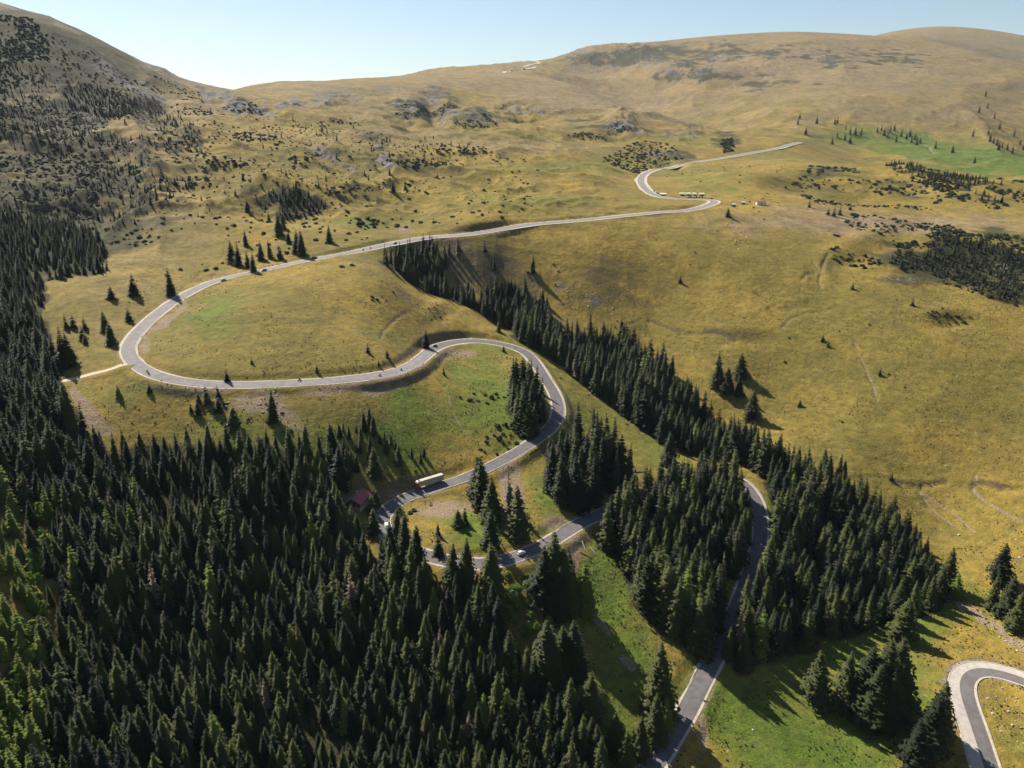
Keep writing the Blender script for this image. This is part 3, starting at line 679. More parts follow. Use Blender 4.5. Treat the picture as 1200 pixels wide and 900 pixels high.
for a_, b_, side_ in (((785, 870), (822, 800), 1), ((893, 615), (872, 562), -1), ((620, 652), (570, 660), -1), ((640, 640), (600, 655), 1), ((480, 576), (446, 601), 1), ((446, 601), (470, 643), -1), ((545, 561), (475, 580), -1), ((600, 536), (552, 559), 1), ((545, 560), (612, 528), -1),
                      ((612, 529), (655, 478), -1), ((655, 478), (600, 404), -1), ((650, 495), (618, 415), 1), ((510, 407), (488, 427), -1), ((488, 427), (430, 443), 1), ((153, 420), (180, 372), -1), ((840, 237), (803, 246), -1)):
    i, j = span(RM, a_, b_)
    if j - i < 4: continue
    s_ = side_
    strip('concrete_gutter', RM, i, j, (lambda s_: lambda ii: s_ * (RM['w'][ii] * .5 + .05) if s_ < 0 else RM['w'][ii] * .5 + .05)(s_) if s_ > 0 else (lambda ii: -(RM['w'][ii] * .5 + .45)),
          (lambda ii: RM['w'][ii] * .5 + .45) if s_ > 0 else (lambda ii: -(RM['w'][ii] * .5 + .05)), .30, M_CONC)
RH = ROADS['hairpin']; nh = len(RH['x'])
strip('lower_road_verge', RH, 0, nh, frac(RH, -1, -1.1), frac(RH, 1, 1.1), .08, M_GRAV, wob=.4)
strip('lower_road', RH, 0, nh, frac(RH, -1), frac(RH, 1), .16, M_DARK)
strip('lower_road_old_lane', RH, 0, nh, frac(RH, .12), frac(RH, 1), .20, M_OLD)
for f0, f1 in ((1.02, 1.12), (-1.24, -1.14)):
    strip('lower_road_gutter', RH, 0, nh, frac(RH, f0), frac(RH, f1), .30, M_CONC)
RT = ROADS['track']
strip('track', RT, 0, len(RT['x']), frac(RT, -1), frac(RT, 1), .15, M_TRACK, wob=.3)
for k in ('far', 'far2'):
    strip('distant_road', ROADS[k], 0, len(ROADS[k]['x']), frac(ROADS[k], -1), frac(ROADS[k], 1), 1.0, M_GRAV, wob=.5)
# ------------------------------------------------------------------ naming helpers
def tag(o, label=None, cat=None, group=None, kind=None):
    if label: o['label'] = label
    if cat: o['category'] = cat
    if group: o['group'] = group
    if kind: o['kind'] = kind
    return o
def empty(name, loc=(0, 0, 0), rz=0.0):
    o = bpy.data.objects.new(name, None); o.empty_display_size = 1.0
    o.location = loc; o.rotation_euler = (0, 0, rz); C.objects.link(o); return o
def mesh_from(name, verts, faces, mats, mi=None, smooth=False):
    me = bpy.data.meshes.new(name); me.from_pydata([tuple(v) for v in verts], [], faces); me.update()
    for m in mats: me.materials.append(m)
    if mi is not None: me.polygons.foreach_set('material_index', np.array(mi, np.int32))
    if smooth: me.shade_smooth()
    return me

# ------------------------------------------------------------------ foliage materials
def needle_mat(name, a, b_, transl=.09, spread=.35, rough=.75):
    m = bpy.data.materials.new(name); m.use_nodes = True; nt = m.node_tree; nt.nodes.clear()
    out = nadd(nt, 'ShaderNodeOutputMaterial'); pr = nadd(nt, 'ShaderNodeBsdfPrincipled'); tr = nadd(nt, 'ShaderNodeBsdfTranslucent'); mx = nadd(nt, 'ShaderNodeMixShader')
    oi = nadd(nt, 'ShaderNodeObjectInfo'); tc = nadd(nt, 'ShaderNodeTexCoord')
    f = noise(nt, .9, 3, .6, tc.outputs['Object'])
    f2 = math2(nt, 'ADD', math2(nt, 'MULTIPLY', f, 1 - spread), math2(nt, 'MULTIPLY', oi.outputs['Random'], spread))
    col = mixc(nt, ramp(nt, f2, .25, .75), a, b_)
    nt.links.new(col, pr.inputs['Base Color']); nt.links.new(mixc(nt, .5, col, (.12, .16, .03)), tr.inputs['Color'])
    pr.inputs['Roughness'].default_value = rough; pr.inputs['Specular IOR Level'].default_value = .2
    mx.inputs[0].default_value = transl
    nt.links.new(pr.outputs[0], mx.inputs[1]); nt.links.new(tr.outputs[0], mx.inputs[2]); nt.links.new(mx.outputs[0], out.inputs[0])
    return m
M_NEEDLE = needle_mat('spruce_needles', (.010, .017, .006), (.058, .064, .013), .09, .6)
M_NEEDLE2 = needle_mat('light_spruce_needles', (.11, .15, .022), (.19, .22, .04), .35)
M_DEAD = needle_mat('withered_needles', (.12, .09, .06), (.22, .165, .11), .1)
M_BUSHN = needle_mat('juniper_needles', (.018, .026, .012), (.042, .052, .020), .06)
M_LEAF = needle_mat('alder_leaves', (.09, .15, .02), (.17, .24, .045), .35)
M_TUFT = needle_mat('coarse_grass', (.05, .06, .015), (.16, .14, .035), .25, .7)
M_BARK = simple('spruce_bark', (.10, .075, .055), .95, var=.25, scale=3, bump=.4)
M_STONE = simple('limestone', (.40, .37, .32), .9, var=.22, scale=1.2, bump=.5)

# ------------------------------------------------------------------ spruce meshes (unit height, base at origin)
def spruce_crown(seed, slim=.17, levels=24, low=.05, ragged=.25, thin=1.0):
    r = random.Random(seed); V = []; F = []
    for L in range(levels):
        t = (L + r.uniform(-.3, .3)) / levels
        z = low + (1 - low) * (1 - (1 - t) ** 1.08)
        z = min(max(z, low), .985)
        prof = (1 - t) ** .82 * (0.80 + .20 * math.sin(min(1, t * 5) * math.pi / 2))
        Rr = slim * prof + .006
        nb = max(4, int((10 if t < .6 else 8 if t < .85 else 5) * thin))
        ph = r.uniform(0, 6.28)
        for k in range(nb):
            if r.random() < ragged * .35: continue
            a = ph + k * 2 * math.pi / nb + r.uniform(-.25, .25)
            ln = Rr * r.uniform(1 - ragged, 1 + ragged)
            ca, sa = math.cos(a), math.sin(a)
            up = .10 * ln if t > .6 else -.02 * ln
            droop = ln * r.uniform(.45, .75) * (1 - .6 * t)
            wdt = ln * r.uniform(.30, .42) + .006
            def pt(d, s, dz): V.append((ca * d - sa * s, sa * d + ca * s, z + dz)); return len(V) - 1
            c0 = pt(.0, 0, .012)
            c1 = pt(ln * .42, 0, up - droop * .18 + .004)
            c2 = pt(ln * .78, 0, up - droop * .55)
            c3 = pt(ln, 0, up - droop * .8 + .004)
            l1 = pt(ln * .50, wdt, up - droop * .52); r1 = pt(ln * .50, -wdt, up - droop * .52)
            l2 = pt(ln * .88, wdt * .62, up - droop * .88); r2 = pt(ln * .88, -wdt * .62, up - droop * .88)
            l0 = pt(ln * .16, wdt * .55, up - droop * .2 - .004); r0 = pt(ln * .16, -wdt * .55, up - droop * .2 - .004)
            F += [(c0, l0, c1), (c0, c1, r0), (l0, l1, c1), (r0, c1, r1), (c1, l1, c2), (c1, c2, r1), (c2, l2, c3), (c2, c3, r2)]
            if r.random() < .5:
                h1 = pt(ln * .6, wdt * .2, up - droop * .4 - .03 - .02 * (1 - t)); F.append((c1, c2, h1))
    V += [(.006, 0, .955), (-.003, .005, .955), (-.003, -.005, .955), (0, 0, 1.0)]; n_ = len(V)
    F += [(n_ - 4, n_ - 3, n_ - 1), (n_ - 3, n_ - 2, n_ - 1), (n_ - 2, n_ - 4, n_ - 1)]
    return V, F
def trunk_geo(r0=.013, h=.95, sink=.05, sides=7, limbs=0, seed=0):
    V = []; F = []; rr = random.Random(seed)
    rings = [(-sink, r0 * 1.35), (0.01, r0 * 1.15), (.3, r0 * .8), (.65, r0 * .45), (h, r0 * .08)]
    for z, q in rings:
        for k in range(sides):
            a = 2 * math.pi * k / sides; V.append((q * math.cos(a), q * math.sin(a), z))
    for i in range(len(rings) - 1):
        for k in range(sides):
            k2 = (k + 1) % sides; F.append((i * sides + k, i * sides + k2, (i + 1) * sides + k2, (i + 1) * sides + k))
    for j in range(limbs):
        z = rr.uniform(.06, .85); a = rr.uniform(0, 6.28); ln = .1 * (1 - z) + .02; b = len(V); w_ = .0028
        V += [(0, 0, z - w_), (0, 0, z + w_), (math.cos(a) * ln, math.sin(a) * ln, z - ln * .25), (-math.sin(a) * w_, math.cos(a) * w_, z)]
        F += [(b, b + 1, b + 2), (b, b + 2, b + 3), (b + 1, b + 3, b + 2)]
    return V, F
CROWNS = []
for i, kw in enumerate((dict(), dict(slim=.155), dict(slim=.195, ragged=.32), dict(slim=.14, ragged=.35), dict(slim=.18, levels=27), dict(slim=.21, levels=22, ragged=.3), dict(slim=.16, levels=20, ragged=.55, thin=.8), dict(slim=.125, levels=26, ragged=.4), dict(slim=.19, levels=24, ragged=.45, low=.12))):
    V_, F_ = spruce_crown(100 + i, **kw)
    CROWNS.append(mesh_from('spruce_crown', V_, F_, [M_NEEDLE]))
V_, F_ = trunk_geo(limbs=14, seed=4); TRUNK = mesh_from('spruce_trunk', V_, F_, [M_BARK], smooth=False)
LIGHTCROWNS = []
for i in range(3):
    V_, F_ = spruce_crown(300 + i, slim=.2, levels=18, ragged=.35)
    LIGHTCROWNS.append(mesh_from('light_crown', V_, F_, [M_NEEDLE2]))
DEADCROWNS = []
for i in range(2):
    V_, F_ = spruce_crown(400 + i, slim=.105, levels=22, ragged=.6, thin=.7)
    DEADCROWNS.append(mesh_from('withered_crown', V_, F_, [M_DEAD]))
SMALLCROWNS = []      # far and young trees
for i in range(4):
    V_, F_ = spruce_crown(500 + i, slim=(.2, .24, .27, .31)[i], levels=13, ragged=.35, low=.02)
    SMALLCROWNS.append(mesh_from('young_crown', V_, F_, [M_NEEDLE]))

def bush_geo(seed, n_=90, mat=None, flat=.7):
    r = random.Random(seed); V = []; F = []
    lobes = [(0, 0, .45, .55)] + [(r.uniform(-.5, .5), r.uniform(-.5, .5), r.uniform(.2, .45), r.uniform(.25, .45)) for _ in range(4)]
    for j in range(n_):
        lx, ly, lz, lr = r.choice(lobes)
        a = r.uniform(0, 6.28); u = r.uniform(-.3, 1); q = math.sqrt(max(0, 1 - u * u))
        d = (q * math.cos(a), q * math.sin(a), u)
        c = Vector((lx + d[0] * lr, ly + d[1] * lr, (lz + d[2] * lr) * flat))
        s = r.uniform(.14, .24)
        nrm = (Vector(d) + Vector((r.uniform(-.5, .5), r.uniform(-.5, .5), r.uniform(0, .6)))).normalized()
        t1 = nrm.orthogonal().normalized(); t2 = nrm.cross(t1)
        an = r.uniform(0, 6.28); t1, t2 = t1 * math.cos(an) + t2 * math.sin(an), t2 * math.cos(an) - t1 * math.sin(an)
        b = len(V); V += [c + t1 * s * 1.3, c + t2 * s * .8, c - t1 * s * .9, c - t2 * s * .8 + nrm * s * .3]
        F += [(b, b + 1, b + 2), (b, b + 2, b + 3)]
    return V, F
BUSHES = [mesh_from('juniper_bush', *bush_geo(40 + i), [M_BUSHN]) for i in range(4)]
LEAFB = [mesh_from('alder_bush', *bush_geo(60 + i, 150, flat=1.1), [M_LEAF]) for i in range(3)]

def stone_geo(seed):
    import bmesh
    bm = bmesh.new(); bmesh.ops.create_icosphere(bm, subdivisions=2, radius=1)
    r = random.Random(seed); sx, sy, sz = r.uniform(.8, 1.2), r.uniform(.6, .9), r.uniform(.4, .7)
    cuts = [(Vector((r.uniform(-1, 1), r.uniform(-1, 1), r.uniform(-.3, 1))).normalized(), r.uniform(.45, .8)) for _ in range(9)]
    for v in bm.verts:
        for n_, d in cuts:
            k = v.co.dot(n_) - d
            if k > 0: v.co -= n_ * k
        v.co.x *= sx; v.co.y *= sy; v.co.z = v.co.z * sz + .12
    me = bpy.data.meshes.new('stone'); bm.to_mesh(me); bm.free(); me.materials.append(M_STONE); return me
STONES = [stone_geo(80 + i) for i in range(6)]

# ------------------------------------------------------------------ where trees stand
def inpoly(px, py, poly):
    x = np.asarray(px); y = np.asarray(py); c = np.zeros(x.shape, bool); n_ = len(poly); j = n_ - 1
    for i in range(n_):
        xi, yi = poly[i]; xj, yj = poly[j]
        if yi != yj:
            c ^= ((yi > y) != (yj > y)) & (x < (xj - xi) * (y - yi) / (yj - yi) + xi)
        j = i
    return c
ROADXY = np.concatenate([np.stack([ROADS[k]['x'], ROADS[k]['y'], ROADS[k]['w']], -1) for k in ('main', 'hairpin', 'track')])
RGX, RGY = ROADXY[:, 0].min() - 30, ROADXY[:, 1].min() - 30          # distance to the nearest road edge, 2 m raster
RGD = np.full((int((ROADXY[:, 0].max() + 30 - RGX) / 2) + 1, int((ROADXY[:, 1].max() + 30 - RGY) / 2) + 1), 99.0)
for rx_, ry_, rw_ in ROADXY:
    i0, j0 = int((rx_ - RGX) / 2), int((ry_ - RGY) / 2); a0, b0 = max(i0 - 12, 0), max(j0 - 12, 0)
    T_ = RGD[a0:i0 + 13, b0:j0 + 13]
    gx_, gy_ = np.meshgrid((np.arange(a0, a0 + T_.shape[0]) + .5) * 2 + RGX, (np.arange(b0, b0 + T_.shape[1]) + .5) * 2 + RGY, indexing='ij')
    np.minimum(T_, np.hypot(gx_ - rx_, gy_ - ry_) - rw_ * .5, out=T_)
def clear_of_road(x, y, gap):
    i = ((x - RGX) / 2).astype(int); j = ((y - RGY) / 2).astype(int)
    ins = (i >= 0) & (i < RGD.shape[0]) & (j >= 0) & (j < RGD.shape[1])
    d = np.full(len(x), 99.0); d[ins] = RGD[i[ins], j[ins]]
    return d > gap
def scatter(poly, spacing, dmin=0, dmax=1750, keep=1.0, gap=2.5, seed=0, clump=0.0, holes=()):
    """jittered stand over the world area whose ground the photo shows inside poly"""
    r_ = np.random.RandomState(1000 + seed)
    wp = []
    pa_ = np.array(poly, float)
    m = inpoly(PX, PY, poly) & (DD > dmin) & (DD < dmax) & (np.abs(azw) < math.radians(44)) & (RR > 60)
    if not m.any(): return np.zeros((0, 3))
    x0, x1, y0, y1 = X[m].min(), X[m].max(), Y[m].min(), Y[m].max()
    nx_, ny_ = int((x1 - x0) / spacing) + 2, int((y1 - y0) / spacing) + 2
    gx, gy = np.meshgrid(np.arange(nx_), np.arange(ny_), indexing='ij')
    x = x0 + (gx + r_.uniform(-.45, .45, gx.shape) + .5 * (gy % 2)) * spacing; y = y0 + (gy + r_.uniform(-.45, .45, gx.shape)) * spacing
    x = x.ravel(); y = y.ravel(); z = ground(x, y); px, py, d = proj(x, y, z)
    ok = inpoly(px, py, poly) & (d > dmin) & (d < dmax) & (np.abs(np.arctan2(x, y)) < math.radians(46))
    for h in holes: ok &= ~inpoly(px, py, h)
    x, y, z = x[ok], y[ok], z[ok]
    k = r_.uniform(0, 1, len(x)) < keep
    if clump: k &= fbm(x, y, spacing * 7, 3, seed + 3) > (clump - 1) + .0
    x, y, z = x[k], y[k], z[k]
    if len(x) == 0: return np.zeros((0, 3))
    ok = clear_of_road(x, y, gap)
    return np.stack([x[ok], y[ok], z[ok]], -1)
def near_word(px, py, words):
    k = min(words, key=lambda w_: (w_[0] - px) ** 2 + (w_[1] - py) ** 2); return k[2]
WORDS = {
 'W': [(8, 590, 'at the top of the sunny left edge slope'), (20, 690, 'half way down the sunny left edge slope'), (25, 790, 'low on the sunny left edge slope'), (25, 880, 'in the bottom left corner')],
 'C1': [(650, 580, 'at the left of the clump above the shaded road'), (685, 535, 'at the back of the clump above the shaded road'), (735, 590, 'at the right of the clump above the shaded road'), (690, 590, 'at the front of the clump above the shaded road')],
 'A': [(422, 625, 'round the red roofed house'), (70, 500, 'beside the end of the pale side track'), (150, 545, 'at the upper rim below the side track meadow'), (300, 548, 'just below the debris slope'), (385, 560, 'left of the loose grove by the lorry'), (490, 700, 'below the hidden lower road'), (600, 800, 'beside the alder bushes'),
       (690, 880, 'at the corner by the bright green strip'), (75, 700, 'beside the sunny gap at the left edge'), (90, 850, 'near the thin fallen trunk'), (230, 860, 'at the bottom edge, left of centre'), (400, 870, 'at the bottom edge below the hairpin'), (560, 880, 'at the bottom edge, right part'), (180, 640, 'in the thick of the left wood'), (320, 690, 'in the middle of the big wood'), (440, 780, 'in the big wood below the tight hairpin'), (20, 420, 'on the steep left slope above the track')],
 'B2': [(640, 390, 'at the top of the forest band'), (700, 420, 'in the narrow upper part of the band'), (780, 470, 'in the waist of the forest band'), (860, 520, 'above the forest bend'), (930, 560, 'on the upper rim of the band by the meadow'), (960, 640, 'in the middle of the wide part of the band'), (1050, 680, 'at the right tip of the band'), (920, 720, 'at the lower rim right of the shaded road'), (1000, 735, 'above the thick clump on the lower grass'), (910, 650, 'close to the outside of the forest bend')],
 'C2': [(730, 620, 'next to the shaded road under the tall clump'), (800, 555, 'at the top edge of the bend forest'), (860, 600, 'close inside the forest bend'), (800, 650, 'in the middle of the bend forest'), (765, 740, 'above the bright green strip'), (840, 730, 'on the left side of the shaded lower road')],
 'B1': [(470, 310, 'at the head of the gully by the upper road'), (540, 330, 'in the gully right behind the knoll crest'), (620, 380, 'in the gully above the upper bend')],
 'R': [(985, 262, 'at its upper left, by the pond hollow'), (985, 305, 'beside the cart tracks'), (1030, 285, 'left of the dark thicket'), (1060, 315, 'below the left end of the dark thicket'), (1110, 285, 'along the top of the dark thicket'), (1180, 300, 'at the right edge'), (1140, 345, 'under the dark thicket')],
 'M': [(0, 60, 'near the summit'), (140, 90, 'beside the upper scree'), (220, 130, 'below the saddle'), (40, 180, 'at the left edge, half way up'), (150, 180, 'half way up'), (60, 270, 'above the dense left forest'), (20, 300, 'at the left edge over the forest'), (100, 310, 'between forest and open slope'), (100, 160, 'under the spruce patch'), (30, 230, 'left edge, below half height'), (180, 260, 'at the foot of the slope'), (220, 210, 'near the foot, toward the saddle'), (110, 230, 'low on the slope')]}
FOREST = []      # (x, y, z, height, label, group, variety)
def add_forest(pts_, h0, h1, label, group, seed, light=0.02, dead=0.01, young=.12, words=None, base=None):
    r_ = random.Random(seed)
    for x, y, z in pts_:
        h = (h0 + (h1 - h0) * r_.random()) * (.95 + .24 * float(vnoise(np.array([x / 24.]), np.array([y / 26.]), 5)[0]))
        if r_.random() < young: h *= r_.uniform(.45, .7)
        q = r_.random(); kind = 'dead' if q < dead else 'light' if q < dead + light else 'dark'
        lab_, grp_ = label, group
        if words:
            px_, py_, _ = proj(x, y, z); w2 = near_word(px_, py_, WORDS[words])
            sz = 'tall' if h > h0 + .62 * (h1 - h0) else 'low' if h < h0 + .1 * (h1 - h0) else 'middling'
            lab_ = '%s dark spruce %s' % (sz, w2); grp_ = '%s spruces %s' % (sz, w2)
        FOREST.append((x, y, z, h, lab_, grp_, kind))
P_A = [(-420, 250), (-100, 270), (0, 300), (30, 322), (44, 370), (58, 400), (72, 440), (56, 452), (78, 485), (98, 508), (110, 522), (130, 532), (165, 524), (205, 522), (245, 532), (290, 528), (330, 530), (380, 525), (410, 536), (425, 570), (428, 600), (436, 640),
       (452, 668), (490, 690), (545, 700), (575, 712), (590, 760), (625, 800), (655, 835), (690, 860), (710, 900), (712, 960), (700, 1250), (-600, 1250)]
HOLES_A = [[(400, 566), (436, 560), (448, 600), (446, 642), (404, 636)], [(150, 548), (164, 545), (168, 562), (155, 566)], [(-5, 575), (18, 590), (24, 610), (5, 620)], [(256, 585), (275, 570), (285, 585), (268, 600)], [(20, 880), (45, 800), (62, 640), (54, 600), (44, 640), (30, 780), (8, 860)]]
add_forest(scatter(P_A, 4.9, dmax=900, keep=.97, seed=1, holes=HOLES_A, clump=.42), 11, 21, 'dark green spruce in the dense forest that fills the lower left', 'spruces of the lower left forest', 1, .03, .012, words='A')
P_A2 = [(-420, 180), (-100, 200), (0, 240), (40, 262), (80, 262), (120, 280), (126, 318), (95, 330), (60, 330), (44, 370), (30, 322), (0, 300), (-100, 270), (-420, 250)]
add_forest(scatter(P_A2, 5.6, dmax=1100, keep=.95, seed=2, clump=.55), 8, 15, 'dark spruce in the open upper edge of the left forest', 'spruces up the left slope', 2)
P_B1 = [(442, 306), (480, 298), (520, 288), (545, 292), (575, 312), (610, 340), (640, 356), (650, 415), (600, 402), (540, 380), (480, 352), (442, 330)]
add_forest(scatter(P_B1, 5.6, dmin=606, seed=3, keep=.85, clump=.6), 11, 20, 'dark spruce in the gully behind the grassy knoll', 'spruces in the gully', 3, words='B1')
P_B2 = [(600, 358), (630, 374), (660, 402), (690, 402), (715, 396), (740, 412), (775, 436), (800, 462), (836, 502), (872, 520), (905, 536), (940, 550), (985, 563), (1005, 574), (1022, 604), (1060, 640), (1092, 666), (1108, 692), (1096, 712),
        (1060, 726), (1010, 742), (960, 755), (900, 772), (866, 790), (850, 775), (872, 718), (890, 680), (901, 645), (908, 600), (890, 560), (862, 540), (835, 535), (800, 532), (775, 516), (735, 490), (690, 456), (650, 422), (604, 398)]
HB = [[(872, 556), (900, 556), (907, 600), (899, 632), (885, 640), (870, 590)], [(640, 345), (700, 345), (700, 380), (655, 382)]]
add_forest(scatter(P_B2, 5.2, seed=4, keep=.95, gap=1.0, holes=HB, clump=.5), 16, 26, 'dark spruce in the long forest band below the right meadow', 'spruces of the forest band', 4, .02, .015, words='B2')
P_C1 = [(636, 585), (645, 548), (672, 528), (700, 530), (716, 552), (742, 575), (742, 605), (700, 598), (665, 600)]
add_forest(scatter(P_C1, 6.0, seed=5, keep=.95), 26, 33, 'tall dark spruce in the clump above the shaded road', 'spruces of the tall clump', 5, 0, .01, .05, words='C1')
P_C2 = [(705, 640), (722, 622), (742, 604), (765, 580), (795, 566), (825, 560), (850, 562), (868, 580), (880, 608), (876, 650), (876, 690), (856, 728), (832, 775), (795, 752), (768, 748), (757, 720), (742, 690), (722, 650)]
add_forest(scatter(P_C2, 5.2, seed=6, keep=.97, gap=1.2), 21, 28, 'dark spruce in the forest inside the big road bend', 'spruces inside the road bend', 6, .02, .02, .06, words='C2')
P_D = [(602, 452), (622, 446), (636, 480), (644, 508), (620, 520), (604, 505), (598, 480)]
add_forest(scatter(P_D, 5.6, seed=7, gap=1.2), 17, 24, 'dark spruce in the narrow grove inside the upper bend', 'spruces of the narrow grove', 7, 0, 0)
P_E = [(385, 515), (405, 500), (440, 497), (455, 515), (495, 522), (500, 540), (480, 552), (455, 548), (430, 552), (408, 556)]
add_forest(scatter(P_E, 4.8, seed=8, keep=.62), 6, 14, 'dark spruce in the loose grove above the lorry', 'spruces of the loose grove', 8, 0, 0)
P_M = [(300, 235), (325, 218), (350, 222), (378, 235), (388, 246), (352, 256), (318, 252)]
add_forest(scatter(P_M, 5.0, seed=9, keep=.8, clump=.75), 5, 11, 'small dark spruce in the thicket on the upper slope', 'spruces of the slope thicket', 9, 0, 0)
P_J = [(1040, 300), (1060, 285), (1110, 282), (1160, 285), (1200, 298), (1280, 310), (1280, 370), (1190, 356), (1160, 348), (1130, 332), (1090, 318), (1050, 312)]
add_forest(scatter(P_J, 5.0, seed=10, keep=.8, clump=.85), 4, 9, 'small dark conifer in the thicket at the right edge', 'conifers of the right thicket', 10, 0, 0)
P_K = [(1030, 190), (1060, 192), (1130, 206), (1200, 220), (1280, 230), (1280, 256), (1190, 250), (1150, 240), (1110, 216), (1050, 202)]
add_forest(scatter(P_K, 8, dmax=1620, seed=11, keep=.85, clump=1.1), 6, 11, 'small dark conifer in the far belt below the green valley', 'conifers of the far belt', 11, 0, 0)
P_L1 = [(70, 108), (100, 98), (160, 118), (160, 138), (130, 140), (80, 128)]
add_forest(scatter(P_L1, 7.5, seed=12, keep=.75), 6, 12, 'dark spruce in the patch high on the left mountain', 'spruces high on the left mountain', 12, 0, 0)
P_L2 = [(-50, 60), (50, 80), (180, 125), (235, 150), (250, 200), (150, 270), (60, 270), (-50, 220)]
add_forest(scatter(P_L2, 8, seed=13, keep=.75, clump=.8), 3, 8.5, 'scattered dark spruce on the slope of the left mountain', 'scattered spruces on the left mountain', 13, 0, 0)
P_L3 = [(250, 130), (420, 150), (560, 170), (540, 230), (330, 260), (200, 280), (230, 180)]
add_forest(scatter(P_L3, 24, seed=14, keep=.45, clump=.9), 5, 11, 'small scattered spruce on the slope above the upper road', 'scattered spruces above the upper road', 14, 0, 0)
# shrubby slope at the lower left edge: lighter young trees and alders
LEAFY = []
P_W = [(-60, 560), (8, 585), (26, 610), (40, 660), (52, 740), (58, 860), (50, 960), (-80, 960)]
lw = scatter(P_W, 5.2, seed=15, keep=.8)
ll = FOREST; FOREST = [f for f in ll if not inpoly(np.array([proj(*f[:3])[0]]), np.array([proj(*f[:3])[1]]), P_W)[0]]
add_forest(lw, 9, 17, 'light green young spruce on the sunny slope at the left edge', 'light young spruces at the left edge', 15, .97, .02, words='W')
P_G = [(596, 668), (634, 668), (650, 700), (640, 745), (600, 750), (590, 710)]
LEAFY += [(x, y, z, random.uniform(3, 5.5), 'leafy green alder bush below the bend with the white car', 'alder bushes below the bend') for x, y, z in scatter(P_G, 5.5, seed=16, keep=.9)]
LEAFY += [(x, y, z, random.uniform(4, 6.5), 'pale leafy bush along the stream gap at the left edge', 'leafy bushes at the left edge') for x, y, z in scatter([(20, 880), (45, 800), (62, 640), (50, 600), (30, 640), (10, 780), (0, 860)], 5, seed=17, keep=.8)]

